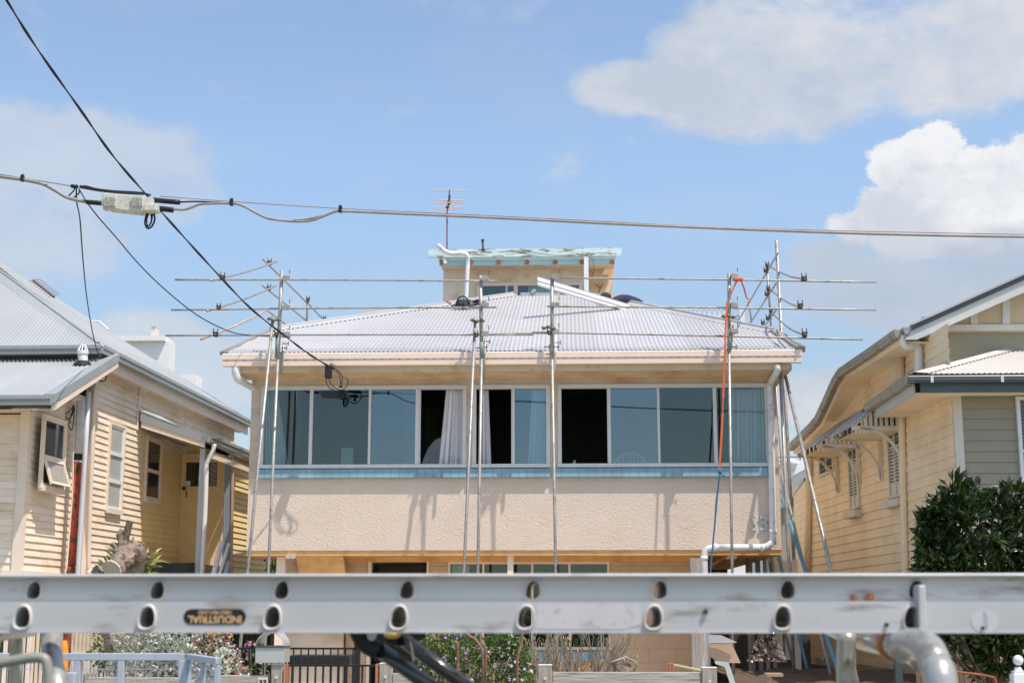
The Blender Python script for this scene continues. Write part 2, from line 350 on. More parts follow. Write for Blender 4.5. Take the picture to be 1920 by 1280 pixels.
    hz = N.new('ShaderNodeMapRange'); hz.inputs[1].default_value = .12; hz.inputs[2].default_value = .32; hz.interpolation_type = 'SMOOTHSTEP'; L.new(sz_.outputs[2], hz.inputs[0])
    tm = N.new('ShaderNodeMix'); tm.data_type = 'RGBA'; L.new(hz.outputs[0], tm.inputs[0]); tm.inputs[6].default_value = (SKYT[0]*.74, SKYT[1]*.72, SKYT[2]*.72, 1); tm.inputs[7].default_value = (*SKYT, 1); L.new(tm.outputs[2], gr.inputs[7])
    n1 = noise(6, 6, .58, 0, 2.6); n2 = noise(13, 7, .6, 3.1, 1.6); n3 = noise(5, 4, .5, 7.7, 3.5)
    dk = (.46*k, .53*k, .66*k)
    c = layer(gr.outputs[2], [(90, 300, 300, 110), (260, 330, 160, 110), (40, 420, 250, 110), (380, 700, 200, 70), (300, 640, 120, 60)], n2, 2.4, 1.3, 2.1, ramp(n2, .35, .65, (.58*k, .62*k, .70*k), (.70*k, .72*k, .77*k)), .6)
    c = layer(c, [(1300, 110, 110, 85), (1400, 90, 170, 110), (1500, 150, 200, 110), (1400, 200, 170, 70), (1250, 170, 90, 50), (1180, 160, 110, 55), (1600, 60, 240, 120), (1800, 90, 220, 130), (1560, 750, 230, 55)], noise(8, 8, .64, .4, 2.2), 3.0, 1.72, 2.45, ramp(n2, .38, .62, (.55*k, .60*k, .70*k), (.74*k, .75*k, .78*k)), .88)
    c = layer(c, [(1600, 425, 75, 45), (1650, 390, 70, 60), (1690, 320, 70, 70), (1750, 280, 75, 60), (1820, 320, 80, 60), (1905, 300, 100, 70), (1750, 370, 130, 90), (1860, 390, 170, 100), (1700, 430, 150, 60)], noise(15, 9, .70, 5.5, 1.5), 2.6, 1.78, 2.05, ramp(noise(10, 6, .62, 1.7, 1.6), .40, .58, (.66*k, .69*k, .76*k), (.92*k, .92*k, .92*k)), .93)
    c = layer(c, [(1860, 545, 320, 95), (1640, 530, 220, 75), (1900, 490, 200, 75), (1560, 490, 120, 50)], n1, 2.2, 1.35, 2.0, ramp(n2, .35, .65, dk, (.54*k, .59*k, .69*k)), .85)
    # loose cloud over the rest of the sky
    mr = N.new('ShaderNodeMapRange'); mr.inputs[1].default_value = .52; mr.inputs[2].default_value = .72; mr.inputs[4].default_value = .12; L.new(n3, mr.inputs[0])
    x = N.new('ShaderNodeMix'); x.data_type = 'RGBA'; L.new(mr.outputs[0], x.inputs[0]); L.new(c, x.inputs[6]); x.inputs[7].default_value = (.66*k, .70*k, .76*k, 1)
    L.new(x.outputs[2], bg.inputs[0])
SKYT = (1.45, 1.42, 1.36)
world()
sc.view_settings.view_transform = 'Standard'; sc.view_settings.look = 'None'; sc.view_settings.exposure = .02; sc.view_settings.gamma = 1
sc.cycles.max_bounces = 8; sc.cycles.transparent_max_bounces = 12
# ================================================================ ground
def struct(mb, name, m): o = mb.build(name, m); o['kind'] = 'structure'; return o
grass_m = mat('mown_grass', (.16, .17, .08), .95, .3, 3, .5, 30, dirt=(.2, .17, .1), damt=.3, dscale=.6)
asph = mat('asphalt', (.10, .10, .10), .9, .15, 8, .3, 90)
conc = mat('concrete', (.52, .48, .41), .85, .1, 3, .15, 60)
g = MB(); g.poly((-900, -900, 0), (900, -900, 0), (900, 2500, 0), (-900, 2500, 0)); struct(g, 'ground', grass_m)
g = MB(); g.box(-200, -3, -.2, 200, 7.5, .004); struct(g, 'road', asph)
g = MB(); g.box(-200, 7.5, -.2, 200, 7.65, .12); struct(g, 'kerb', conc)
g = MB(); g.box(-200, 9.6, -.1, 200, 11.2, .03); struct(g, 'footpath', conc)
g = MB(); g.box(-5.4, 13.4, -.1, 3.5, 33, .02); struct(g, 'house_slab', conc)
g = MB(); g.box(-40, 16.2, -.1, 40, 60, .012); struct(g, 'bounce_yard', mat('bounce_concrete', (.34, .33, .29), .85, .08, 2, .1, 60))  # unseen ground sheet added to bounce light up onto walls and soffits
# ================================================================ main house
Y0 = 24.5
def fx(px, py=800): return P(px, py, Y0).x
def fz(py, px=1000): return P(px, py, Y0).z
XL, XR = -5.49, 3.55
H = thing('two_storey_house', 'cream two storey house with white hip roof and long windows, between the weatherboard houses', 'house', (-1, 26, 0))
zb, zs1, zs0, zw0, zw1, zt = 2.585, fz(895), fz(877), 3.995, 5.385, 5.62
up = MB(); up.box(XL, Y0, zb, XR, Y0+.2, zs1-.0)
up.build('balcony_wall', stucco, H)
wins = [(490, 872, (583, 693, 782)), (888, 1029, (962,)), (1048, 1440, (1142, 1235, 1341))]
u2 = MB(); edges = [XL]
for a, b, _ in wins: edges += [fx(a), fx(b)]
edges.append(XR)
u2.box(XL, Y0+.003, zs1, XR, Y0+.2, zw0)
u2.box(XL, Y0+.003, zw1, XR, Y0+.2, zt)
for a, b in zip(edges[::2], edges[1::2]): u2.box(a, Y0+.003, zw0, b, Y0+.2, zw1)
u2.build('upper_wall', render_w, H)
u2 = MB(); u2.box(XL, Y0+.2, zb, XL+.2, 35, 5.6); u2.build('side_wall', side_m, H); u2 = MB(); u2.box(XR-.2, Y0+.2, zb, XR, 35, 5.6); u2.build('side_wall', side_m, H)  # unseen side walls made paler to bounce light onto the neighbouring house
it = MB(); it.box(XL+.2, 28.6, zb, XR-.2, 28.7, zt); it.box(XL+.2, Y0+.2, zb+.25, XR-.2, 28.6, zb+.3)
it.box(fx(730), 26.6, zb, fx(752), 28.6, zt)
it.build('interior_wall', interior, H)
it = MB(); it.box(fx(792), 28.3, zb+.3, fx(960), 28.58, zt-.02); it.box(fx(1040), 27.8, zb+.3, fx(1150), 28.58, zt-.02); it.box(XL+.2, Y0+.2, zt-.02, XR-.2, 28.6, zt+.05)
it.build('inner_room_shade', darkint, H)  # near-black boxes stand for the room's shade behind the open bays
it = MB(); it.box(XL, Y0+.02, 2.5, XR, 33, zb-.002); it.build('underside', under_m, H)
for wi, (a, b, ms) in enumerate(wins):
    xa, xb = fx(a), fx(b); fr = MB(); d = .05; t = .05
    fr.box(xa-.02, Y0-.025, zw1-t, xb+.02, Y0+.08, zw1+.02); fr.box(xa-.03, Y0-.045, zw0-.02, xb+.03, Y0+.08, zw0+.045)
    fr.box(xa-.02, Y0-.024, zw0+.045, xa+t-.005, Y0+.079, zw1-t); fr.box(xb-t+.005, Y0-.024, zw0+.045, xb+.02, Y0+.079, zw1-t)
    for m_ in ms:
        x = fx(m_); hw = .03 if m_ not in (693, 1235) else .022
        fr.box(x-hw, Y0-.02, zw0+.046, x+hw, Y0+.07, zw1-t-.001)
    if wi == 0: fr.box(fx(786)-.02, Y0+.0, zw0+.05, fx(786)+.022, Y0+.065, zw1-t-.002)
    fo = fr.build('window_frame', alu, H, bevel=.004)
    pn = {0: [(494, 583), (583, 693), (693, 782)], 1: [(962, 1026)], 2: [(1142, 1235), (1235, 1341), (1341, 1437)]}[wi]
    for c, e in pn:
        gl = MB(); x0, x1 = fx(c)+.02, fx(e)-.02; yy = Y0+.03+(.015 if c in (693, 962, 1142) else 0)
        tl = random.uniform(-.002, .002)
        gl.poly((x0, yy, zw0+.04), (x1, yy+tl, zw0+.04), (x1, yy+tl, zw1-.045), (x0, yy, zw1-.045)); gl.build('pane', slide_glass if c in (693, 962, 1142) else win_glass, fo)
    sl_ = MB(); x0, x1 = fx(a-7, 885), fx(b+3, 885); x1 = min(x1, XR-.01)
    sl_.prism([(x0, Y0-.09, zs1), (x0, Y0-.07, zs0-.015), (x0, Y0-.005, zs0), (x0, Y0-.002, zs1)], (x1-x0, 0, 0)); sl_.build('window_sill', tile, H, bevel=.005)
# eaves
zg0, zg1 = 5.655, 5.87; GXL, GXR = -5.86, 3.9; GY = 23.85
gt = MB()
prof = [(0, zg0), (-.0, zg0+.085), (.006, zg0+.09), (.006, zg0+.105), (-.012, zg0+.11), (-.012, zg0+.2), (0, zg1), (.02, zg1), (.02, zg1-.02), (.1, zg1-.04), (.12, zg0)]
gt.prism([(GXL, GY+y, z) for y, z in prof], (GXR-GXL, 0, 0)); go = gt.build('gutter', gutter_m, H)
sl2 = MB()
for i in range(66):
    x = GXL+.05+i*.147
    sl2.box(x, GY+.003, zg0+.093, x+.045, GY+.0075, zg0+.101)
ov = sl2.build('overflow_slots', mat('slot_shadow', (.28, .24, .22), .8, .05), go); ov['kind'] = 'stuff'
fa = MB(); fa.box(XL-.12, GY+.122, zg0-.10, XR+.17, GY+.16, zg0+.02); fa.build('fascia', fascia_m, H)
so_ = MB(); so_.prism([(XL-.12, GY+.16, zg0-.098), (XL-.12, Y0+.002, zg0-.14), (XL-.12, Y0+.002, zg0-.12), (XL-.12, GY+.16, zg0-.06)], (XR-XL+.29, 0, 0)); so_.build('soffit', soffit_m, H)
# boxed eave end on the right
be = MB(); be.prism([(XR+.02, GY+.165, zg0-.1), (XR+.2, GY+.165, zg0-.1), (XR+.2, GY+.165, zg0+.0), (XR+.02, GY+.165, zg0)], (0, 10, 0)); be.build('eave_end', fascia_m, H)
# front roof plane
RP = V((0, GY+.03, 5.885)); tp = .347; RN = V((0, -tp, 1)).normalized()
def RH(px, py): return PN(px, py, RP, RN)
sl_len = lambda y: (y-RP.y)*math.sqrt(1+tp*tp)
bp = [RH(*q) for q in ((427, 664), (507, 620), (962, 553), (1096, 553), (1449, 622), (1500, 657))]
RIDGE = (bp[2].y+bp[3].y)/2
bl, br_ = bp[1], bp[4]
pl = [(GXL+.02, sl_len(bl.y)*.0+.02), (bl.x, sl_len(bl.y)), (bp[2].x, sl_len(RIDGE)), (bp[3].x, sl_len(RIDGE)), (br_.x, sl_len(br_.y)), (GXR-.02, .02)]
rf = MB(); corr(rf, (0, RP.y, RP.z), (1, 0, 0), (0, 1, tp), GXL+.03, GXR-.03, lambda u: 0, lerp(pl))
rf.build('roof', roofw, H, smooth=True)
def on(y, x, dz=0): return V((x, y, RP.z+(y-RP.y)*tp+dz))
# side hip slopes falling to the left and right
sr = MB()
A = on(bl.y, bl.x); B = on(RIDGE, bp[2].x); C = on(RIDGE, bp[3].x); D = on(br_.y, br_.x)
LB = V((A.x-.1, 37, A.z)); RB = V((D.x+.1, 37, D.z)); LT = V((B.x, 33, B.z)); RT = V((C.x, 33, C.z))
sr.poly(A+V((0, 0, -.02)), LB, LT, B+V((0, 0, -.02))); sr.poly(D+V((0, 0, -.02)), C+V((0, 0, -.02)), RT, RB); sr.poly(B+V((0, 0, -.02)), LT, RT, C+V((0, 0, -.02))); sr.poly(LB, RB, RT, LT)
sr.build('side_roof', roofw, H)
cp = MB()
for q0, q1 in ((A, B), (D, C)):
    up_ = V((0, 0, 1)); d = (q1-q0).normalized(); s = d.cross(up_).normalized()
    if s.y > 0: s = -s
    f_ = s*.13-V((0, 0, .13*tp*.9)); n_ = V((0, 0, .035))
    cp.poly(q0+f_+n_*.6, q1+f_+n_*.6, q1+n_*1.6, q0+n_*1.6); cp.poly(q0+n_*1.6, q1+n_*1.6, q1-s*.13+n_*-.6, q0-s*.13+n_*-.6)
    cp.tube([q0+n_*1.5, q1+n_*1.5], .028, 8)
cp.build('hip_capping', roofw, H, smooth=False)
vg = MB()
for q0, q1, sgn in ((V((GXL+.02, RP.y, RP.z)), A, -1), (V((GXR-.04, RP.y, RP.z)), D, 1)):
    vg = MB(); vg.beam(q0+V((sgn*.03, -.02, -.01)), q1+V((sgn*.03, 0, -.01)), .09 if sgn < 0 else .15, .06 if sgn < 0 else .10); vg.build('verge_gutter', midg, H)
fl = MB()
for q0, q1 in ((A, LB), (D, RB)): fl = MB(); fl.beam(q0+V((0, 0, -.09)), q1+V((0, 0, -.09)), .12, .13); fl.build('side_gutter', gutter_m, H)
sg = MB(); sg.poly((XL, A.y+.2, 5.5), (XL, 35, 5.5), (XL, 35, A.z-.1), (XL, A.y+.2, A.z-.1)); sg.build('gable_infill', render_w, H)
# ridge flashing left loose on the apex, cut sheet ends
R1 = RIDGE
lf = MB()
a, b = P(976, 552, R1-.05), P(1050, 552.5, R1-.05)
lf.beam(a, b, .10, .075); lf.beam(P(997, 549, R1-.1), P(1004, 543, R1-.1), .06, .06); a2, b2 = P(1050, 559, R1), P(1078, 566, R1-.3); lf.beam(a2, b2, .2, .03)
tag(lf.build('ridge_capping', roofw), 'white metal capping lying loose along the roof apex below the rooftop room window', 'roof capping')
# downpipes
dp = MB(); dr = .058
pts = [P(1457, 684, GY+.08), P(1457, 697, GY+.1), P(1444, 722, Y0-.09), P(1445, 760, Y0-.09), P(1449, 1000, Y0-.09), P(1447, 1016, Y0-.09), P(1434, 1026, Y0-.09), P(1338, 1026, Y0-.09), P(1324, 1030, Y0-.09), P(1320, 1042, Y0-.09)]
dp.tube(smoothpts(pts[:4], 4)[:-1]+[pts[3]], dr, 14); dp.tube(smoothpts(pts[3:7], 4), dr, 14); dp.tube(smoothpts(pts[6:8]+[], 2), dr, 14); dp.tube(smoothpts(pts[7:], 4)+[V((pts[9].x+.02, pts[9].y, .1))], dr, 14)
dpo = dp.build('downpipe', pvc, H, smooth=True)
cl = MB()
for a, b in ((pts[3], pts[4]), (pts[4], pts[3]), (pts[6], pts[7]), (pts[7], pts[6]), (pts[9], pts[9]+V((0, 0, -.3)))):
    d = (V(b)-V(a)).normalized(); cl = MB(); cl.tube([a, a+d*.07], dr+.007, 14); cl.build('pipe_collar', pvc, dpo, smooth=True)
dp = MB(); pts = [P(443, 686, GY+.08), P(443, 700, GY+.08), P(449, 712, GY+.15), P(474, 727, Y0), P(478, 730, Y0+.05)]
dp.tube(smoothpts(pts, 4), [.075]*5+[.07]*4+[.055]*8, 14); dp.build('downpipe', pvc, H, smooth=True)
# soffit screws omitted; house number on the stucco
num = thing('house_number', 'pair of teal figures reading 33 on the stucco beside the white downpipe', 'house number', P(1423, 998, Y0-.03), None)
vs, fs = text_mesh('3', .235, .02, .003)
for px in (1414, 1432):
    c = P(px, 982, Y0-.035); n = MB(); n.add([V((v.x*1.0, v.z, v.y))+c for v in vs], [f[::-1] for f in fs]); n.build('numeral', mat('number_teal', (.48, .54, .54), .6, .2, 30), num)
# small porch light at the left
# -------------------- rooftop room
RY = R1+1.0
RR = thing('rooftop_room', 'small flat roofed room on top of the house with peeling teal fascia boards', 'rooftop room', (P(990, 560, RY).x, RY+1.5, A.z))
def rz(py, Y=RY): return P(990, py, Y).z
def rx(px, Y=RY, py=540): return P(px, py, Y).x
xl, xr = rx(831), rx(1103); z0, z1 = rz(600), rz(497)
wx0, wx1, wz1 = rx(896), rx(1092), rz(530)
m_ = MB(); m_.box(xl, RY, z0, wx0, RY+.15, z1); m_.box(wx1, RY+.002, z0, xr, RY+.15, z1); m_.box(wx0, RY+.001, wz1, wx1, RY+.15, z1)
m_.box(xl, RY+.15, z0, xl+.15, RY+3.2, z1-.01); m_.box(xr-.15, RY+.15, z0, xr, RY+3.2, z1-.01); m_.box(xl, RY+3.2, z0, xr, RY+3.35, z1-.01); m_.build('wall', roomwall, RR)
FY = RY-.55
sf = MB(); e0, e1 = rx(826, FY, 496), rx(1152, FY, 496); zsf = P(990, 495, FY).z
sf.prism([(e0, FY+.05, zsf), (e0, RY+.0, z1-.10), (e0, RY, z1+.1), (e0, FY+.05, zsf+.1)], (e1-e0, 0, 0)); sf.box(e0, RY+.01, z1, xl-.001, RY+3.6, z1+.1); sf.build('soffit', soffit_m, RR)
# raking bracket wall under the right overhang
rk = MB(); zz = lambda py: P(1140, py, RY+.1).z
rk.prism([P(1103, 497, RY+.1), P(1152, 497, RY+.1), P(1149, 528, RY+.1), P(1143, 546, RY+.1), P(1137, 553, RY+.1), P(1103, 556, RY+.1)], (0, 2.8, 0)); rk.build('side_panel', soffit_m, RR)
st_ = MB(); st_.beam(P(1117, 533, RY+.09), P(1127, 541, RY+.09), .01, .035, (0, 1, 0)); st_.beam(P(1131, 532, RY+.085), P(1121, 551, RY+.085), .01, .045, (0, 1, 0)); st_.build('exposed_batten', rustm, RR)
rb = MB()
for a, b, py0, py1, dy in ((803, 1166, 466, 481, -.06), (822, 1155, 481.5, 487, -.03), (824, 1152, 487.2, 496.5, 0)):
    Yb = FY+dy
    rb.box(P(a, 480, Yb).x, Yb, P(990, py1, Yb).z, P(b, 480, Yb).x, Yb+.05, P(990, py0, Yb).z)
    rb.build({0: 'lower_fascia', -.03: 'fascia_strip', -.06: 'fascia_board'}[dy], {0: tealpaint, -.03: mat('pale_teal', (.55, .68, .64), .6, .08), -.06: peel}[dy], RR); rb = MB()
rt = MB(); zr = P(990, 468, FY).z; rt.box(e0+.1, FY-.005, zr-.04, e1-.1, RY+3.6, zr-.01); rt.build('roof', roofg, RR)
for px in (828, 883, 935, 988, 1041, 1091, 1148):
    c = P(px, 491.5, FY-.004); q = MB(); q.tube([c, c+V((0, -.03, 0))], .055, 9); q.build('rafter_end', rustm, RR)
fr = MB(); t = .045
fr.box(wx0, RY-.02, wz1-.07, wx1, RY+.05, wz1+.005)
for px, hw in ((896.5, .035), (950, .02), (967, .045), (1089, .04)):
    x = rx(px); fr.box(x-hw, RY-.021, z0, x+hw, RY+.049, wz1-.07)
fo = fr.build('window_frame', trim_l, RR)
ln = MB()
for px in (1100, 880): ln.tube([P(px, 497, RY-.01), P(px+.5, 497, RY-.01)], .01, 6)
for a, b in ((896, 950), (950, 967), (967, 1089)):
    gl = MB(); gl.poly((rx(a), RY+.02, z0), (rx(b), RY+.02, z0), (rx(b), RY+.02, wz1), (rx(a), RY+.02, wz1)); gl.build('pane', win_glass, fo)
cu = MB()
x = rx(990); 
for i in range(30):
    xa = x+i*.03; cu.poly((xa, RY+.12+.03*math.sin(i*1.7), z0), (xa+.03, RY+.12+.03*math.sin((i+1)*1.7), z0), (xa+.03, RY+.12+.03*math.sin((i+1)*1.7), wz1), (xa, RY+.12+.03*math.sin(i*1.7), wz1))
cu.build('net_curtain', curt_m, RR)
ib = MB(); ib.box(xl+.15, RY+1.6, z0, xr-.15, RY+1.65, z1-.02); ib.build('inner_partition', interior, RR)
pp = MB(); pts = [P(823, 461, FY-.25), P(833, 470, FY-.18), P(846, 475, FY-.15), P(866, 475, FY-.15), P(876, 479, FY-.15), P(877, 492, FY-.1), P(876, 515, FY-.1), P(873, 575, FY-.1)]
pp.tube(smoothpts(pts, 5), .05, 12); pp.ball(pts[0], .052); po = pp.build('downpipe', pvc, RR, smooth=True)
kk = MB(); kk.beam(P(832, 484, FY-.12), P(836, 494, FY-.12), .06, .08); kk.tube([P(851, 470, FY-.15), P(851, 481, FY-.15)], .012, 6); kk.build('pipe_offset', pvc, RR)
pp = MB(); a = P(1099, 482, FY-.07); b = P(1098, 560, FY-.07); pp.box(a.x-.052, a.y-.03, b.z, a.x+.052, a.y+.03, a.z); pp.build('square_post', white, RR)
wr = MB(); wr.tube(smoothpts([P(975, 466, FY-.08), P(1000, 473, FY-.08), P(1040, 479, FY-.08), P(1095, 478, FY-.08), P(1110, 486, FY-.1), P(1114, 505, FY-.05), P(1108, 523, RY-.03)], 4), .006, 5); wr.build('loose_wire', blackc, RR)
sb = MB(); a = P(905, 449, FY+.3); sb.tube([a, P(905, 456, FY+.3), P(906, 468, FY-.08)], [.04, .025, .03], 8); sb.build('pole_bracket', galvd, RR)
# antenna
AN = thing('tv_antenna', 'rust coloured antenna mast with thin crossbars above the rooftop room', 'antenna', P(838, 470, FY+.8)); aY = FY+.8
q = MB(); q.tube([P(838, 480, aY), P(838.5, 392, aY)], .018, 8); q.build('mast', rustm, AN)
q = MB(); q.tube([P(839, 396, aY), P(843, 356, aY)], .014, 8); q.ball(P(842, 380, aY), .05, 8, 6); q.ball(P(839, 388, aY), .045, 8, 6); q.beam(P(843.5, 366, aY), P(841, 385, aY), .04, .05); q.build('boom', galvd, AN)
em = mat('antenna_rod', (.62, .45, .38), .5, .1)
for i, (x0, x1, y, dy) in enumerate([(810, 878, 356.5, 0), (812, 874, 380, -.15), (818, 868, 376, .1), (822, 864, 380.5, .25), (810, 878, 389, .4), (820, 862, 391.5, .5), (828, 855, 386, .6)]):
    q = MB(); q.tube([P(x0, y+.6, aY+dy), P(x1, y, aY+dy)], .011 if i != 2 else .014, 5); q.build('crossbar', em, AN)
# ================================================================ left house
LD = V((.0399, 1, 0)); LN = V((1, -.0399, 0)).normalized(); LA = V((-8.623, 25.6, 0))
def PL(px, py, off=0): return PN(px, py, LA+LN*off, LN)
def Lw(Y, z=0, off=0): return V((LA.x+.0399*(Y-25.6), Y, z))+LN*off
LH = thing('weatherboard_house', 'cream weatherboard house with grey steel roof, red soil pipe and small side porch', 'house', (-10, 29, 0))
zf = 2.22
LIP = .024
def lboard(A, B, z0, z1, out, name='wall'):
    m_ = MB(); boards(m_, A, B, z0, z1, .12, out); return m_
# near front wall, side wall A, corner post
AX = Lw(23.15, 0, -.14); AE = Lw(25.62, 0, -.14)
m_ = lboard((-13, 23.15), (AX.x-.09, 23.15), zf, 4.75, (0, -1))
boards(m_, (AX.x, 23.15+.1), (AE.x, AE.y), zf, 4.98, .12, (LN.x, LN.y))
boards(m_, (AX.x+.03, 24.1), (AE.x, AE.y), 4.98, 5.4, .12, (LN.x, LN.y))
Bx = Lw(25.6, 0, 0)
boards(m_, (AE.x, 25.6), (Bx.x-.01, 25.6), zf, 6.02, .12, (0, -1))
m_.build('wall', boards_l, LH)
# wall B with openings covered by casings
q0 = Lw(25.69); q1 = Lw(31.0); qm = PL(266, 900)
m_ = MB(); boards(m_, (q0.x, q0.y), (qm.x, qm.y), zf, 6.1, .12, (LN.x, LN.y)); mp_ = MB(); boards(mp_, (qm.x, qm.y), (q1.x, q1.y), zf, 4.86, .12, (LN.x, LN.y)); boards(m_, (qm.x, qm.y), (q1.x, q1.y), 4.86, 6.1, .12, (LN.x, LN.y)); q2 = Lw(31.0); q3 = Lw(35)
zp = PL(330, 825).z
boards(m_, (q2.x, q2.y), (q3.x, q3.y), 4.9, 6.1, .12, (LN.x, LN.y)); m_.build('side_wall', boards_l, LH)
# porch back wall (faces the street) and far side wall C
DY = 31.0; xd0 = Lw(DY).x; xc = P(436, 950, DY).x
m_ = MB(); boards(m_, (xd0, DY), (xc, DY), zf+.2, 5.2, .12, (0, -1), .01); 
boards(m_, (xc, DY-.02), (xc+.0399*8, DY+8), 1.9, 4.95, .125, (LN.x, LN.y)); m_.build('porch_wall', mat('bounce_tinted_weatherboard', (.83, .67, .34), .6, .06, 2, island=.03), LH); mp_.build('porch_side_wall', MATS['bounce_tinted_weatherboard'], LH)  # cream boards yellowed in colour for warm bounced light in the porch shade
core = MB(); core.box(-13, 23.2, zf-.05, AX.x-.03, 25.55, 4.7); core.box(-13, 25.65, zf-.05, Lw(26).x-.03, 35, 6.05); core.box(Lw(31).x+.02, 31.03, zf-.1, xc-.03, 36, 4.9); core.build('inner_core', darkint, LH)
# corner boards
cb = MB(); a = AX; cb.box(a.x-.12, 23.10, zf-.12, a.x+.03, 23.24, 4.8); cb.build('corner_board', trim_l, LH)
cb = MB(); a = Lw(25.6); cb.box(a.x-.05, 25.565, zf-.1, a.x+.035, 25.7, 6.12); cb.build('corner_board', trim_l, LH)
cb = MB(); a = Lw(DY, 0, .03); cb.box(a.x-.06, DY-.05, zf, a.x+.08, DY-.012, 5.1); cb.box(xc-.06, DY-.05, 1.3, xc+.03, DY-.012, 4.9); cb.build('corner_board', trim_l, LH)
# vertical strip at the end of the upper wall above the porch and base trim
cb = MB(); a = PL(264, 722, .03); b = PL(258, 806, .03); cb.beam(a, b, .03, .09, (0, 1, 0)); cb.build('cover_strip', trim_l, LH)
cb = MB(); a = Lw(23.1, 0, -.11); cb.beam(V((-13, 23.12, zf-.06)), V((a.x, 23.12, zf-.06)), .05, .12); cb.beam(V((a.x+.01, 23.1, zf-.06)), V((a.x+.1, 25.6, zf-.06)), .05, .12); cb.build('base_trim', trim_l, LH)
# under-house battens
bt = MB()
for i in range(34):
    x = -13+i*.13; bt.box(x, 23.3, 0, x+.06, 23.33, zf-.1)
for i in range(60):
    p = Lw(23.4+i*.19, 0, -.2); bt.box(p.x-.012, p.y, 0, p.x+.012, p.y+.09, zf-.1)
bt.build('underfloor_battens', trim_l, LH)
bk = MB(); bk.box(-13, 24.4, 0, -8.9, 24.5, zf); bk.build('underfloor_screen', mat('olive_screen', (.12, .14, .09), .9, .1), LH)
def sidewin(c, name, off=.02, sash=(0, 1), mull=(), label=None, curtain=False, dark=dark_glass, th=.055):
    # c: four photo pixels TL,TR,BR,BL on the side wall
    p = [PL(x, y, off) for x, y in c]; y0 = (p[0].y+p[3].y)/2; y1 = (p[1].y+p[2].y)/2; zt_ = (p[0].z+p[1].z)/2; z_ = (p[2].z+p[3].z)/2
    def bx(mb, ya, yb, za, zb_, o0, o1):
        a, b = Lw(ya, za, o0), Lw(yb, za, o0); c_, d = Lw(yb, za, o1), Lw(ya, za, o1); h = V((0, 0, zb_-za))
        mb.hexa([d, c_, b, a, d+h, c_+h, b+h, a+h])
    wn = MB(); bx(wn, y0-th, y0, z_-th, zt_+th, 0, .06); bx(wn, y1, y1+th, z_-th, zt_+th, 0, .06)
    bx(wn, y0, y1, zt_, zt_+th, 0, .058); bx(wn, y0-.03, y1+.03, z_-th-.04, z_-.0, 0, .085)
    o = wn.build(name, trim_l, LH)
    sh = MB(); n = .04
    bx(sh, y0, y0+n, z_, zt_, .024, .045); bx(sh, y1-n, y1, z_, zt_, .024, .045); bx(sh, y0+n, y1-n, z_, z_+n, .024, .044); bx(sh, y0+n, y1-n, zt_-n, zt_, .024, .044)
    for f_ in mull: z = z_+(zt_-z_)*f_; bx(sh, y0+n, y1-n, z-.035, z+.035, .025, .055)
    sh.build('sash', trim_l if not curtain else white, o)
    gl = MB(); bx(gl, y0, y1, z_, zt_, .005, .027); gl.build('pane', dark, o)
    return o, bx, (y0, y1, z_, zt_)
cg = mat('curtained_glass', (.42, .45, .46), .15, .25, 14, stretch=(1, 12, .15), spec=.9)
sidewin([(206, 795), (230, 803), (225, 958), (199, 950)], 'window', mull=(.33, .66), curtain=True, dark=cg)
sidewin([(276, 822), (301, 830), (297, 938), (271, 932)], 'window', mull=(.47,))
# casement in wall A
o, bx, (ya, yb, za, zb2) = sidewin([(68, 784), (106, 792), (103, 916), (64, 910)], 'window', off=-.1, mull=(.42,))
for ob in [o]+list(o.children): ob.location += V((0, 0, 0))
fm = MB(); A_ = lambda Y, z, off: Lw(Y, z, off)
zm = za+(zb2-za)*.40; zl = za+.03; out = .21
for s0, s1 in ((ya+.02, ya+.07), (yb-.07, yb-.02)):
    fm.hexa([A_(s0, zl, out), A_(s1, zl, out), A_(s1, zm, .07), A_(s0, zm, .07), A_(s0, zl-.02, out-.035), A_(s1, zl-.02, out-.035), A_(s1, zm, .03), A_(s0, zm, .03)])
for k0, k1 in ((0, .1), (.9, 1)):
    l = lambda k: (zl+(zm-zl)*k, out+(.07-out)*k)
    (z0_, o0), (z1_, o1) = l(k0), l(k1)
    fm.hexa([A_(ya+.07, z0_, o0), A_(yb-.07, z0_, o0), A_(yb-.07, z1_, o1), A_(ya+.07, z1_, o1), A_(ya+.07, z0_, o0-.035), A_(yb-.07, z0_, o0-.035), A_(yb-.07, z1_, o1-.035), A_(ya+.07, z1_, o1-.035)])
fm.build('open_sash', trim_l, o)
fm = MB(); fm.poly(A_(ya+.07, zl+.05, out-.035), A_(yb-.07, zl+.05, out-.035), A_(yb-.07, zm-.03, .06), A_(ya+.07, zm-.03, .06)); fm.build('open_pane', frost, o)
sidewin([(463.5, 868), (466, 868), (465, 975), (462, 975)], 'window') if False else None
# porch window-side tin panel, door
dz0, dz1 = P(375, 1062, DY-.05).z, P(375, 858, DY-.05).z
DR = MB(); x0, x1 = P(338, 950, DY-.05).x, P(416, 950, DY-.05).x
DR.box(x0, DY-.07, dz0, x1, DY-.03, dz1); dro = DR.build('door', mat('door_buff', (.84, .63, .32), .55, .05), LH, bevel=.003)  # buff yellowed in colour for the warm bounced light on the porch
q = MB(); t = .09
q.box(x0-t, DY-.09, dz0, x0-.002, DY-.015, dz1+t); q.box(x1+.002, DY-.09, dz0, x1+t, DY-.015, dz1+t); q.box(x0, DY-.089, dz1+.003, x1, DY-.016, dz1+t); q.build('door_frame', trim_l, dro)
q = MB(); zt1 = P(375, 867, DY).z; zt2 = P(375, 912, DY).z; q.box(P(350, 900, DY).x, DY-.076, zt2, P(408, 900, DY).x, DY-.069, zt1); q.build('pane', dark_glass, dro)
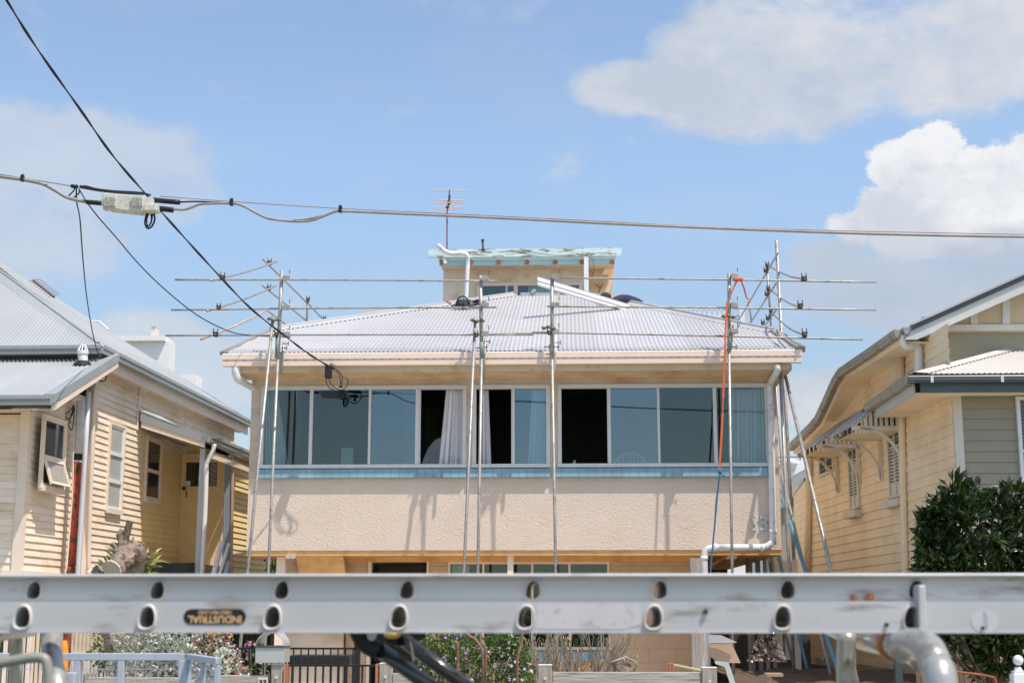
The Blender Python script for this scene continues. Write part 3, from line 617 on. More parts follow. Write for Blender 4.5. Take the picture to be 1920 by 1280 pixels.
q = MB(); q.box(P(350.5, 900, DY).x, DY-.079, P(375, 911, DY).z, P(359, 900, DY).x, DY-.0765, P(375, 902, DY).z); q.build('notice', white, dro)
q = MB(); q.ball(P(345, 915, DY-.1), .045, 10, 6); q.tube([P(349.5, 920, DY-.085), P(350, 925, DY-.1), P(349.5, 932, DY-.085)], .012, 6); q.build('handle', galvd, dro)
q = MB(); q.box(xd0, 28.0, dz0-.28, xc, DY-.02, dz0-.02); q.build('porch_floor', mat('bounce_floor_paint', (.42, .36, .28), .7, .1), LH)  # unseen floor top lightened in colour to bounce light onto the porch walls
q = MB(); q.box(xd0+.06, DY-.085, dz0-.25, xc-.05, DY-.06, dz0+.0); q.build('door_step', black, LH); q = MB(); q.box(xd0, 27.96, dz0-.3, xc, 27.995, dz0-.015); q.build('porch_floor_edge', black, LH)
# roof
EC = V((-8.36, 25, 6.24)); Lk = .66; sd = V((.0399, 1, 0)).normalized(); run = 5.15
rf = MB(); rs = math.sqrt(1+Lk*Lk)
corr(rf, EC, (-1, 0, 0), (0, 1, Lk), -.0, 9, lambda u: 0, lambda u: min(max(u, 0), run)*rs); rf.build('roof', roofg, LH, smooth=True)
rf = MB(); corr(rf, EC, sd, V((-1, .0399, Lk)), 0, 2*run, lambda u: 0, lambda u: min(u, 2*run-u)*rs); rf.build('side_roof', roofg, LH, smooth=True)
pk = EC+V((-1, 1, Lk))*run; ec2 = EC+sd*2*run
q = MB(); q.poly(EC+V((-9, 10.3, 0)), ec2, pk, EC+V((-9, run, Lk*run))); q.build('rear_roof', roofg, LH)
q = MB()
for a, b in ((EC+V((-.05, .05, .0)), pk), (ec2+V((-.05, -.05, 0)), pk)):
    d = (b-a).normalized(); s = d.cross(V((0, 0, 1))).normalized()*.17; dn = V((0, 0, .075))
    q.poly(a+s-dn*.8, b+s-dn*.8, b+dn*.8, a+dn*.8); q.poly(a+dn*.8, b+dn*.8, b-s-dn*.8, a-s-dn*.8); q.tube([a+dn*.7, b+dn*.7], .03, 8)
q.build('hip_capping', roofg, LH)
def qgut(mb, a, b, out, w_=.12, h=.15):
    out = V(out); a = V(a); b = V(b)
    pr = [(0, 0), (w_*.8, 0), (w_*.85, h*.35), (w_*.78, h*.42), (w_*.78, h*.5), (w_, h*.6), (w_, h), (w_*.88, h), (w_*.84, h*.7), (0, h*.7)]
    mb.prism([a+out*x+V((0, 0, z)) for x, z in pr], b-a)
q = MB(); qgut(q, EC+V((.06, .0, -.16)), EC+V((-9, .0, -.16)), (0, -1, 0)); q.build('gutter', guttg, LH)
q = MB(); qgut(q, EC+V((0, -.09, -.16)), ec2+V((0, .1, -.16)), LN); q.build('side_gutter', guttg, LH)
q = MB(); ze = EC.z-.2
q.prism([EC+V((-.02, .1, -.36)), EC+V((-.02, .1, -.14)), ec2+V((-.02, 0, -.14)), ec2+V((-.02, 0, -.36))], LN*-.03)
q.build('fascia', trim_l, LH)
q = MB(); q.poly(EC+V((-.06, .04, -.3)), ec2+V((-.06, 0, -.3)), Lw(35.3, EC.z-.3, 0), Lw(25.05, EC.z-.3, 0)); q.build('soffit', trim_l, LH)
q = MB(); q.box(-13.4, 25.12, EC.z-.5, EC.x-.3, 25.5, EC.z-.15); q.build('dark_flashing', mat('dark_flashing', (.05, .055, .05), .7, .2), LH)
# lean-to roof over the near section
L0 = P(98, 757, 22.35); L1 = P(214, 683, 25.3); lz = L0.z+.03; lk = (L1.z-L0.z)/(25.3-22.35)
O = V((L0.x-.02, 22.35, lz+.1)); lr = 25.45-22.35; lrs = math.sqrt(1+lk*lk)
q = MB(); corr(q, O, (-1, 0, 0), (0, 1, lk), 0, 6, lambda u: 0, lambda u: lr*lrs); q.build('lean_to_roof', roofg, LH, smooth=True)
q = MB(); qgut(q, O+V((.03, 0, -.15)), O+V((-6, 0, -.15)), (0, -1, 0)); q.build('lean_to_gutter', guttg, LH)
q = MB(); a = O+V((.02, -.04, 0)); b = a+V((0, 1, lk))*(lr+.05)
q.hexa([a+V((-.14, 0, .025)), a+V((.05, 0, .025)), a+V((.05, 0, -.12)), a+V((.02, 0, -.12)), b+V((-.14, 0, .025)), b+V((.05, 0, .025)), b+V((.05, 0, -.12)), b+V((.02, 0, -.12))]); q.build('barge_capping', guttg, LH)
q = MB(); a = a+V((0, .06, -.115)); b = b+V((0, 0, -.115)); q.hexa([a+V((-.02, 0, 0)), a+V((.035, 0, 0)), a+V((.035, 0, -.115)), a+V((-.02, 0, -.115)), b+V((-.02, 0, 0)), b+V((.035, 0, 0)), b+V((.035, 0, -.115)), b+V((-.02, 0, -.115))]); q.build('bargeboard', trim_l, LH)
q = MB(); q.poly(O+V((0, .1, -.2)), O+V((-6, .1, -.2)), V((O.x-6, 23.2, O.z-.12)), V((AX.x, 23.2, O.z-.12))); q.poly(V((O.x, 22.4, O.z-.2)), V((O.x, 25.4, O.z-.2+3*lk)), V((AX.x, 25.4, O.z-.2+3*lk)), V((AX.x, 22.4, O.z-.2))); q.build('lean_to_soffit', trim_l, LH)
q = MB(); q.box(-13, 23.12, P(20, 768, 23.12).z-.05, AX.x-.1, 23.145, 4.9); q.build('frieze', trim_l, LH)
# roof vent
q = MB(); a = P(156, 682, 24.75); b = P(155, 664, 24.75); q.tube([a, b], .085, 14); q.tube([b, b+V((0, 0, .06))], .10, 14)
for i in range(9): 
    t_ = i/9*2*math.pi; q.tube([b+V((.09*math.cos(t_), .09*math.sin(t_), .05)), b+V((.05*math.cos(t_), .05*math.sin(t_), .16))], .012, 5)
q.tube([b+V((0, 0, .15)), b+V((0, 0, .17))], .06, 12); vo = q.build('roof_vent', pvc, LH)
q = MB(); q.tube([a+V((0, 0, -.05)), a+V((0, 0, .05))], [.2, .10], 14); q.build('vent_boot', black, vo)
# pipes at the corner
PY = 24.75
q = MB(); a = P(146.5, 866, PY); b = P(135, 1062, PY); q.tube([a, b], .072, 14); q.tube([b, b+V((-.01, 0, -.12))], .088, 14); q.tube([b+V((0, 0, -.12)), V((b.x-.02, PY, .2))], .07, 14); so1 = q.build('soil_pipe', redpipe, LH, smooth=True)
q = MB(); q.tube([P(147.5, 851, PY), P(146.8, 862, PY)], .085, 14); q.build('rubber_collar', black, so1)
q = MB(); q.tube([P(151, 752, PY), P(148, 855, PY)], .078, 14); q.build('upper_soil_pipe', pvc, LH, smooth=True)
q = MB(); a = P(168, 716, PY-.1); q.box(a.x-.05, a.y-.04, 0, a.x+.04, a.y+.04, a.z); 
q = MB(); q.tube([P(166, 735, PY-.15), P(159, 860, PY-.15), P(146, 1075, PY-.15), P(144, 1120, PY-.15)], .043, 12); q.build('downpipe', mat('pale_blue_pvc', (.50, .55, .61), .4, .05), LH, smooth=True)
q = MB(); q.tube(smoothpts([PL(178, 722, .07), PL(175, 790, .07), PL(172, 850, .07), PL(166, 1062, .07), PL(168, 1068, .09), PL(186, 1070, .15)], 4), .038, 12); q.build('vent_pipe', mat('cream_pvc', (.70, .62, .54), .4, .04), LH, smooth=True)
q = MB(); q.tube([P(139, 750, PY-.05), P(136, 930, PY-.05), P(124, 1072, PY-.05)], .016, 8); q.build('conduit', trim_l, LH)
q = MB()
for s_ in ([(138, 757), (132, 770), (122, 775), (121, 783), (130, 800), (135, 806), (138, 790), (140, 765)], [(140, 760), (134, 780), (126, 785), (122, 778)], [(138, 762), (130, 790), (128, 796)]):
    q.tube(smoothpts([P(x, y, PY-.1) for x, y in s_], 4), .009, 5)
q.build('wiring_loops', blackc, LH)
# porch roof, posts
BY = 27.9
p0, p1, p2, p3 = P(265, 768, BY), P(385, 827, BY), P(385, 840, BY), P(265, 788, BY)
q = MB(); q.prism([P(265, 788, BY), P(265, 801, BY), P(384, 839, BY), P(384, 827, BY)], (0, .04, 0)); q.build('porch_bargeboard', trim_l, LH)
q = MB(); a, b, c_, d = P(263, 768, BY-.02), P(392, 820, BY-.02), P(386, 829, BY-.02), P(263, 789, BY-.02); q.prism([a, d, c_, b], (0, 4.6, 0)); q.build('porch_roof', guttg, LH)
q = MB(); q.prism([P(263, 767, BY-.03), P(263, 770, BY-.03), P(334, 798, BY-.03), P(300, 779, BY-.03)], (0, .03, 0)); q.build('porch_flashing', white, LH)
q = MB(); a = P(388, 826, BY-.1); qgut(q, a+V((0, 0, -.03)), a+sd*9+V((0, 0, -.03)), LN, .13, .14); q.build('porch_gutter', guttg, LH)
q = MB(); q.poly(P(265, 801, BY+.05), P(384, 841, BY+.05), P(384, 841, BY+.05)+V((.12, 3, .05)), P(265, 801, BY+.05)+V((.12, 3, 0))); q.build('porch_ceiling', boards_l, LH)
q = MB(); a = P(436, 855, DY-.1); q.prism([P(395, 846, BY+.1), P(395, 858, BY+.1), P(395, 858, BY+.1)+sd*7, P(395, 846, BY+.1)+sd*7], (-.03, 0, 0)); q.build('porch_fascia', trim_l, LH)
PYp = 28.0
q = MB(); a, b = P(380, 840, PYp), P(368, 1100, PYp); q.hexa([b+V(v) for v in ((-.05, 0, -1.5), (.05, 0, -1.5), (.05, .09, -1.5), (-.05, .09, -1.5))]+[a+V(v) for v in ((-.05, 0, 0), (.05, 0, 0), (.05, .09, 0), (-.05, .09, 0))]); q.build('porch_post', mat('blue_grey_post', (.45, .50, .54), .5, .06), LH)
q = MB(); q.tube(smoothpts([P(402, 832, PYp-.1), P(399, 845, PYp-.1), P(388, 868, PYp-.1), P(387, 880, PYp-.1), P(385, 950, PYp-.1), P(378, 1100, PYp-.1)], 4), .045, 12); q.build('porch_downpipe', white, LH, smooth=True)
q = MB(); a, b = P(430, 852, 29.9), P(425, 1080, 29.9)
for i in range(5):
    q.tube([a+V((-.07+i*.036, 0, 0)), b+V((-.07+i*.036, 0, -1)) ], .021, 8)
q.build('ribbed_panel', mat('ribbed_blue_steel', (.26, .32, .37), .5, .05), LH)
q = MB(); q.beam(P(437, 855, 29.88), P(434, 1080, 29.88), .04, .05, (0, 1, 0)); q.build('timber_edge', mat('tan_timber', (.55, .36, .24), .7, .1), LH)
# antenna lying on the roof
q = MB(); a = P(62, 525, 27.5); b = P(102, 557, 27.5); q.tube([a, b], .03, 6)
for i in range(9):
    c_ = a.lerp(b, (i+.5)/9); q.tube([c_+V((-.03, -.2, -.05)), c_+V((.06, .2, .09))], .008, 4)
tag(q.build('roof_antenna', mat('brown_aerial', (.18, .13, .10), .7, .3, 20)), 'rusty aerial lying against the grey roof slope at the far left', 'antenna')
# leaning PVC lengths beside the porch
for i, (x0, y0_, x1, y1_, r, m2) in enumerate([(417, 1015, 398, 1085, .05, 0), (429, 1018, 409, 1085, .035, 0), (428, 1053, 420, 1090, .045, 1)]):
    q = MB(); a, b = P(x0, y0_, 27.5), P(x1, y1_, 27.3); q.tube([a, a+(b-a)*2.6], r, 12)
    tag(q.build('leaning_pipe', pvc if not m2 else MATS['blue_grey_post'], smooth=True), ['thickest white pipe of those leaning in front of the door porch', 'thinner white pipe leaning just right of the thickest one at the porch', 'short blue grey pipe, lowest and rightmost of those leaning at the porch'][i], 'pipe', 'pipes leaning beside the porch')
q = MB(); a = P(393.5, 1012, 30.3); b = P(393, 1062, 30.3); q.tube([a, b+V((0, 0, -.05))], .012, 6); tag(q.build('broom_handle', trim_l), 'thin pale stick standing upright against the buff porch door', 'stick')
# ================================================================ right house
RD = V((-.048, 1, 0)); RNn = V((-1, -.048, 0)).normalized(); RA = V((5.596, 21, 0))
def PR(px, py, off=0): return PN(px, py, RA+RNn*off, RNn)
def Rw(Y, z=0, off=0): return V((RA.x-.048*(Y-21), Y, z))+RNn*off
RH_ = thing('weatherboard_house', 'peach weatherboard house with white gable trim, fretted window hoods and curving gutter', 'house', (9, 25, 0))
rz0 = PR(1640, 1076).z
m_ = MB(); ends = [(1000, 0)]
a, b = Rw(21.02), Rw(31.3)
SIDEWALL = (m_, a, b)

m_ = MB(); boards(m_, (a.x+.06, 21), (14, 21), rz0-.1, 4.8, .157, (0, -1), .018)
m_.build('front_wall', boards_rf, RH_)
m_ = MB(); boards(m_, (Rw(22.35).x, 22.35), (16, 22.35), 4.6, 6.1, .3, (0, -1), .008); m_.build('gable_wall', boards_rf, RH_)
cr_ = MB(); cr_.box(5.7, 21.05, rz0-.1, 14, 22.3, 4.7); cr_.hexa([(5.7, 22.45, rz0), (14, 22.45, rz0), (14, 31.2, rz0), (5.25, 31.2, rz0), (5.7, 22.45, 5.6), (14, 22.45, 5.6), (14, 31.2, 5.3), (5.25, 31.2, 5.3)]); cr_.build('inner_core', darkint, RH_)
cb = MB(); cb.box(a.x-.012, 20.97, rz0-.1, a.x+.11, 21.06, 4.85); cb.build('corner_board', trim_r, RH_)
cb = MB(); cb.box(Rw(22.35).x-.02, 22.31, 4.9, Rw(22.35).x+.05, 22.4, 5.75); cb.build('corner_board', trim_r, RH_)
# lower skirt and ledge
q = MB(); a1, b1 = Rw(20.98, 0, .03), Rw(31.3, 0, .03); sk = mat('skirt_sheet', (.62, .46, .30), .7, .05, 1.5)
q.poly((a1.x, a1.y, .5), (b1.x, b1.y, .5), (b1.x, b1.y, rz0), (a1.x, a1.y, rz0)); q.poly((a1.x, 20.95, .5), (14, 20.95, .5), (14, 20.95, rz0), (a1.x, 20.95, rz0)); q.build('skirt_wall', sk, RH_)
q = MB(); q.beam(PR(1524, 1226, .06), PR(1690, 1250, .06), .1, .09); q.build('skirt_ledge', sk, RH_)
q = MB(); q.beam(Rw(21, rz0, .03), Rw(31.3, rz0, .03), .04, .05); q.build('base_rail', trim_r, RH_)
# side gutter polyline
gx = [(21.95, 5.83), (23.2, 5.83), (24.4, 5.83), (25.5, 5.82), (26.1, 5.72), (27.1, 5.47), (27.9, 5.28), (28.6, 5.18), (30.0, 5.13), (31.8, 5.10)]
# recover the gutter line from where it is seen
pts_img = [(1693, 632), (1640, 668), (1585, 704), (1573, 722), (1556, 759), (1540, 792), (1527, 807), (1487, 845)]
ys = [22.0, 23.6, 25.6, 26.2, 27.4, 28.6, 29.2, 31.8]
gpts = [P(x, y, Y) for (x, y), Y in zip(pts_img, ys)]
m2_, a, b = SIDEWALL
z = rz0
while z < 5.72:
    ye = b.y
    for g0_, g1_ in zip(gpts, gpts[1:]):
        if g1_.z-.1 < z+.157: ye = min(ye, g0_.y+(g1_.y-g0_.y)*max(0, min(1, (g0_.z-.1-z-.157)/max(1e-3, g0_.z-g1_.z)))); break
    if z+.157 > gpts[0].z-.1: ye = 25.4
    e_ = Rw(ye); boards(m2_, (e_.x, e_.y), (a.x, a.y), z, min(z+.157, 5.74), .157, (RNn.x, RNn.y), .021, False); z += .157
m2_.build('side_wall', boards_r, RH_)
hw, hh = .13, .125
q = MB()
def seg(mb, a, b, prof):
    d = (b-a); d.z = 0; d.normalize(); o = V((-d.y, d.x, 0)); n = len(prof)
    if o.x > 0: o = -o
    va = [a+o*x+V((0, 0, z)) for x, z in prof]; vb = [b+o*x+V((0, 0, z)) for x, z in prof]
    mb.add(va+vb, [(i, (i+1) % n, n+(i+1) % n, n+i) for i in range(n)]+[list(range(n)), [n+i for i in range(n)][::-1]])
gp = [(0, 0), (hw*.75, 0), (hw*.9, .02), (hw*.95, hh*.55), (hw, hh*.62), (hw, hh), (hw-.015, hh), (0, hh*.8)]
for a_, b_ in zip(gpts, gpts[1:]): seg(q, a_, b_, gp)
g1 = q.build('side_gutter', midg, RH_)
q = MB()
for a_, b_ in zip(gpts, gpts[1:]):
    n = max(1, round((b_-a_).length/.95))
    for i in range(n):
        c_ = a_.lerp(b_, (i+.3)/n); d = (b_-a_).normalized(); q = MB()
        seg(q, c_, c_+d*.02, [(x*1.04-.003, z*1.05-.006) for x, z in gp]); q.build('gutter_strap', MATS.get('strap_grey') or mat('strap_grey', (.22, .21, .18), .5, .1), g1)
# soffit / fascia following it
q = MB()
for a_, b_ in zip(gpts, gpts[1:]):
    if a_.y > 25: q.poly(Rw(a_.y, 4.2, .003), Rw(min(b_.y, 31.3), 4.2, .003), Rw(min(b_.y, 31.3), b_.z-.06, .003), Rw(a_.y, a_.z-.06, .003))
q.poly(Rw(24, 4.6, .003), Rw(25.7, 4.6, .003), Rw(25.7, gpts[2].z-.07, .003), Rw(24, gpts[2].z-.07, .003)); q.build('upper_wall_lining', boards_r, RH_)
q = MB()
def inw(p, k): return V((p.x+k, p.y, p.z))
for a_, b_ in zip(gpts, gpts[1:]):
    q.poly(a_+V((0, 0, .02)), b_+V((0, 0, .02)), b_+V((.02, 0, -.07)), a_+V((.02, 0, -.07)))
    wa, wb = Rw(a_.y, a_.z-.07, .0), Rw(b_.y, b_.z-.07, .0)
    q.poly(a_+V((.02, 0, -.07)), b_+V((.02, 0, -.07)), wb, wa)
q.build('soffit', boards_r, RH_)
q = MB()
for a_, b_ in zip(gpts, gpts[1:]): q.poly(a_+V((0, 0, .1)), b_+V((0, 0, .1)), b_+V((5, 0, 2.3)), a_+V((5, 0, 2.3)))
q.build('roof', roofw, RH_)
# gutter end, gable barge
e = gpts[0]; GYr = 21.9
q = MB(); q.prism([P(1693, 613, GYr), P(1711, 613, GYr), P(1711, 626, GYr), P(1697, 626, GYr)], (0, .2, 0)); q.prism([P(1695, 626.3, GYr+.02), P(1710, 626.3, GYr+.02), P(1706, 634, GYr+.02), P(1696, 634, GYr+.02)], (0, .15, 0)); q.build('gutter_end', guttg, RH_)
def band(mb, pts, dy, Y): mb.prism([P(x, y, Y) for x, y in pts], (0, dy, 0))
q = MB(); band(q, [(1711, 605), (1711, 609), (1990, 484), (1990, 480)], .25, GYr-.06); q.build('roof_edge', roofw, RH_)
q = MB(); band(q, [(1711, 609.3), (1711, 618), (1990, 493), (1990, 484.3)], .05, GYr-.03); q.build('barge_flashing', darkg, RH_)
q = MB(); band(q, [(1712, 618.2), (1697, 636), (1720, 636), (1755, 621), (1990, 517), (1990, 493.2)], .05, GYr); q.build('bargeboard', mat('barge_paint', (.55, .58, .58), .5, .04), RH_)
q = MB(); band(q, [(1697, 636), (1720, 636), (1990, 517), (2100, 500), (2100, 560), (1710, 640)], .0, GYr+.3)
q = MB(); GW = 22.3
band(q, [(1752, 619.5), (1990, 619), (1990, 608), (1780, 608)], .04, GW-.04); 
gb = mat('gable_batten', (.66, .64, .60), .5, .04)
q.build('gable_band', gb, RH_)
for x0, x1, yt in ((1820, 1834, 585), (1880, 1894, 555), (1940, 1954, 530)):
    q = MB(); band(q, [(x0, 607.5), (x1, 607.5), (x1, yt-6), (x0, yt)], .03, GW-.03); q.build('gable_batten', gb, RH_)
q = MB(); band(q, [(1745, 622), (1990, 622), (1990, 512), (1800, 596)], .05, GW); q.build('gable_panel', mat('gable_sheet', (.60, .49, .34), .8, .05, 2, .2, 50), RH_)
q = MB(); band(q, [(1728, 633), (1742, 625), (1744, 628), (1731, 636)], .1, GW-.1); q.build('vent_cap', trim_r, RH_)
# gable downpipe
q = MB(); q.tube(smoothpts([P(1696, 628, 22.0), P(1693, 641, 22.05), P(1700, 650, 22.1), P(1713, 646, 22.2), P(1722, 655, 22.25), P(1722, 702, 22.25)], 4), [.05]*9+[.06]*12, 12); q.build('downpipe', white, RH_, smooth=True)
# round rising pipes on the side wall
q = MB(); q.tube([PR(1689, 655, .07), PR(1691, 800, .07), PR(1697, 1078, .07), PR(1699, 1110, .07)], .055, 12); q.build('wall_pipe', boards_r, RH_, smooth=True)
q = MB(); q.tube([PR(1517, 858, .09), PR(1513, 1110, .09)], .07, 12); q.build('wall_pipe', boards_r, RH_, smooth=True)
# lower rear wing
q = MB(); wa = Rw(31.35, 0, .15); boards(q, (P(1491, 1000, 33.6).x, 33.6), (P(1514, 1000, 31.4).x, 31.4), rz0-.4, 4.35, .157, (RNn.x, RNn.y), .014); q.build('rear_wing_wall', boards_r, RH_)
q = MB(); q.beam(P(1514, 905, 31.5), P(1493, 938, 33.8), .06, .26, (0, 0, 1)); q.beam(P(1514, 898, 31.5), P(1492, 931, 33.8), .16, .06); q.build('rear_wing_gutter', midg, RH_)
# lower front roof
g0 = P(1712, 719, 20.6); gz = g0.z; gxx = g0.x
q = MB(); seg(q, V((gxx, 20.6, gz)), V((14, 20.6, gz)), [(0, 0), (-.0, 0)]) if False else None
q.prism([V((gxx-.09, 20.6, gz))+V(v) for v in ((0, 0, 0), (0, -.09, 0), (0, -.12, .03), (0, -.12, .085), (0, -.105, .11), (0, -.12, .12), (0, 0, .1))], (9, 0, 0)); fgo = q.build('front_gutter', darkg, RH_)
q = MB()
for px in (1748, 1880):
    c_ = P(px, 712, 20.47); q = MB(); q.box(c_.x-.02, 20.474, gz-.002, c_.x+.02, 20.482, gz+.10); q.build('gutter_strap', alu, fgo)
q = MB(); q.box(P(1726, 725, 20.6).x, 20.6, gz-.13, 14, 20.64, gz+.02); q.build('front_fascia', mat('slate_fascia', (.09, .12, .14), .5, .05), RH_)
q = MB(); ga, gb_ = V((gxx+.02, 20.5, gz)), V((gxx+.02, 23.6, gz))
seg(q, ga, gb_, gp); g2 = q.build('side_gutter', midg, RH_)
q = MB()
for i in range(4): q = MB(); c_ = ga.lerp(gb_, (i+.35)/4); seg(q, c_, c_+V((0, .02, 0)), [(x*1.04-.003, z*1.05-.006) for x, z in gp]); q.build('gutter_strap', MATS['strap_grey'], g2)
q = MB(); q.box(gxx+.02, 20.7, gz-.14, gxx+.05, 23.3, gz+.02); q.build('side_fascia', MATS['barge_paint'], RH_)
q = MB(); q.poly((gxx+.05, 20.64, gz-.125), (14, 20.64, gz-.125), (14, 21.2, gz-.125), (gxx+.05, 21.2, gz-.125)); q.poly((gxx+.05, 21.2, gz-.125), (5.62, 21.2, gz-.125), (5.62, 23.3, gz-.125), (gxx+.05, 23.3, gz-.125)); q.build('lower_soffit', boards_r, RH_)
fk = .36; O = V((gxx, 20.5, gz+.125)); fks = math.sqrt(1+fk*fk)
q = MB(); corr(q, O, (1, 0, 0), (0, 1, fk), .0, 6, lambda u: 0, lambda u: min(u*.98, 2.0)*fks); q.build('front_roof', mat('front_roof_steel', (.56, .55, .51), .5, .04, .8), RH_, smooth=True)
q = MB(); tpv = O+V((2.0, 2.0, fk*2)); d = (tpv-O).normalized(); s = V((.13, -.02, -.004))
q.poly(O+V((0, 0, .03)), O+V((.20, 0, .015)), tpv+V((.20, 0, .015)), tpv+V((0, 0, .03))); q.poly(O+V((0, 0, .03)), tpv+V((0, 0, .03)), tpv+V((-.05, .1, -.02)), O+V((-.05, .1, -.02))); q.build('hip_capping', MATS['front_roof_steel'], RH_)
q = MB(); q.poly(O, tpv, V((tpv.x, 24.5, tpv.z)), V((gxx, 24.5, O.z))); q.build('lower_side_roof', MATS['front_roof_steel'], RH_)
# front window with blinds at the far right
q = MB(); wa_, wb_ = P(1904, 750, 20.97), P(1904, 893, 20.97)
x0 = wa_.x; q.box(x0, 20.93, wb_.z-.06, x0+.05, 21, wa_.z+.05); q.box(x0+.05, 20.93, wa_.z, x0+1, 21, wa_.z+.05); q.box(x0+.05, 20.93, wb_.z-.06, x0+1, 21, wb_.z)
zmid = P(1904, 845, 20.97).z; q.box(x0+.05, 20.94, zmid-.02, x0+1, 20.99, zmid+.02); wo = q.build('window', white, RH_)
q = MB(); q.box(x0+.05, 20.96, wb_.z, x0+1, 20.975, wa_.z); q.build('pane', dark_glass, wo)
q = MB(); z = wb_.z+.03
while z < wa_.z-.02: q.box(x0+.055, 20.95, z, x0+.99, 20.9585, z+.012); z += .05
q.build('blind', mat('blind_slat', (.2, .24, .27), .5, .05), wo)
q = MB(); q.box(x0-.02, 20.88, wb_.z-.2, x0+1.05, 20.98, wb_.z-.065); q.build('sill', trim_r, wo)
# side windows and hoods
def rwin(c, mull, name='window', glassm=None):
    p = [PR(x, y, .03) for x, y in c]; y0 = (p[0].y+p[3].y)/2; y1 = (p[1].y+p[2].y)/2; zt_ = (p[0].z+p[1].z)/2; z_ = (p[2].z+p[3].z)/2
    if y0 > y1: y0, y1 = y1, y0
    def bx(mb, ya, yb, za, zb_, o0, o1):
        a, b = Rw(ya, za, o0), Rw(yb, za, o0); c_, d = Rw(yb, za, o1), Rw(ya, za, o1); h = V((0, 0, zb_-za))
        mb.hexa([a, b, c_, d, a+h, b+h, c_+h, d+h])
    wn = MB(); th = .07
    bx(wn, y0-th, y0, z_, zt_, 0, .05); bx(wn, y1, y1+th, z_, zt_, 0, .05); bx(wn, y0-th, y1+th, zt_, zt_+th, 0, .05); bx(wn, y0-th, y1+th, z_-.04, z_, 0, .07)
    for k in range(mull): y = y0+(y1-y0)*(k+1)/(mull+1); bx(wn, y-.02, y+.02, z_, zt_, .0, .045)
    o = wn.build(name, trim_r, RH_); gl = MB(); bx(gl, y0, y1, z_, zt_, .005, .02); gl.build('pane', glassm or dark_glass, o)
    return o, bx, (y0, y1, z_, zt_)
lv = mat('louvre_glass', (.5, .52, .5), .3, .1)
for c in ([(1592, 790), (1607, 785), (1607, 948), (1593, 953)], [(1666, 765), (1688, 757), (1688, 925), (1668, 932)]):
    o, bx, (y0, y1, z_, zt_) = rwin(c, 1)
    s_ = MB(); z = z_+.25
    while z < z_+(zt_-z_)*.55: bx(s_, y0+.02, y1-.02, z, z+.025, .021, .03); z += .055
    s_.build('shutter', lv, o)
    s_ = MB(); bx(s_, y0-.14, y1+.14, z_-.2, z_-.08, 0, .16); s_.build('sill', trim_r, o)
    s_ = MB(); bx(s_, y0, y1, z_, z_+.22, .021, .028); s_.build('lower_rail', trim_r, o)
rwin([(1537, 845), (1561, 840), (1561, 880), (1537, 891)], 1, 'window', mat('flyscreen', (.05, .055, .045), .8, .1))
# hoods
def hood(y0, y1, zt_, proj, zlow):
    n = RNn; hd = MB(); W_ = lambda Y, z, o: Rw(Y, z, o)
    hd.hexa([W_(y0, zlow, proj), W_(y1, zlow, proj), W_(y1, zt_, 0.02), W_(y0, zt_, .02), W_(y0, zlow+.02, proj), W_(y1, zlow+.02, proj), W_(y1, zt_+.02, .02), W_(y0, zt_+.02, .02)])
    h = hd.build('window_hood', guttg, RH_)
    s_ = MB(); s_.poly(W_(y0+.03, zlow-.05, proj-.1), W_(y1-.03, zlow-.05, proj-.1), W_(y1-.03, zlow-.05, 0.02), W_(y0+.03, zlow-.05, .02)); s_.build('hood_lining', boards_r, h)
    for Y in (y0+.01, y1-.05):
        b = MB(); T = .04
        def bb(o0, z0, o1, z1, wd):
            d = V((o1-o0, z1-z0, 0)).normalized()*wd/2; px_, pz_ = -d.y, d.x
            q_ = [(o0+px_, z0+pz_), (o1+px_, z1+pz_), (o1-px_, z1-pz_), (o0-px_, z0-pz_)]
            b.hexa([W_(Y, z, o) for o, z in q_]+[W_(Y+T, z, o) for o, z in q_])
        bb(.05, zt_, .05, zlow-.75, .065); bb(.0, zlow-.03, proj, zlow-.03, .07); bb(.02, zt_-.01, proj, zlow-.0, .05)
        n_ = 7
        for i in range(n_):
            o = .13+i*(proj-.25)/n_; zz_ = zt_+(zlow-zt_)*o/proj; bb(o, zlow-.0, o, zz_-.01, .05)
        for i in range(4): o = proj-.05-i*.07; bb(o, zlow-.06, o, zlow-.12, .02)
        k = 8; R_ = proj*.78; R2 = .68
        pr_ = [(.07+R_*(1-math.cos(t_)), zlow-.03-R2*(1-math.sin(t_))) for t_ in [i*math.pi/2/k for i in range(k+1)]]
        for p_, q_ in zip(pr_, pr_[1:]): bb(p_[0], p_[1], q_[0], q_[1], .042)
        b.build('bracket', mat('pale_bracket', (.74, .70, .62), .5, .04) if 'pale_bracket' not in MATS else MATS['pale_bracket'], h)
def yR(px, py): return PR(px, py, .05).y
h1t = PR(1606, 774, .05); t1 = P(1530, 833, h1t.y); hood(h1t.y, h1t.y+1.75, h1t.z+.0, abs((t1-RA).dot(RNn)), t1.z)
h2t = PR(1689, 728, .05); t2 = P(1598, 799, h2t.y); hood(h2t.y, h2t.y+1.5, h2t.z+.1, abs((t2-RA).dot(RNn)), t2.z)
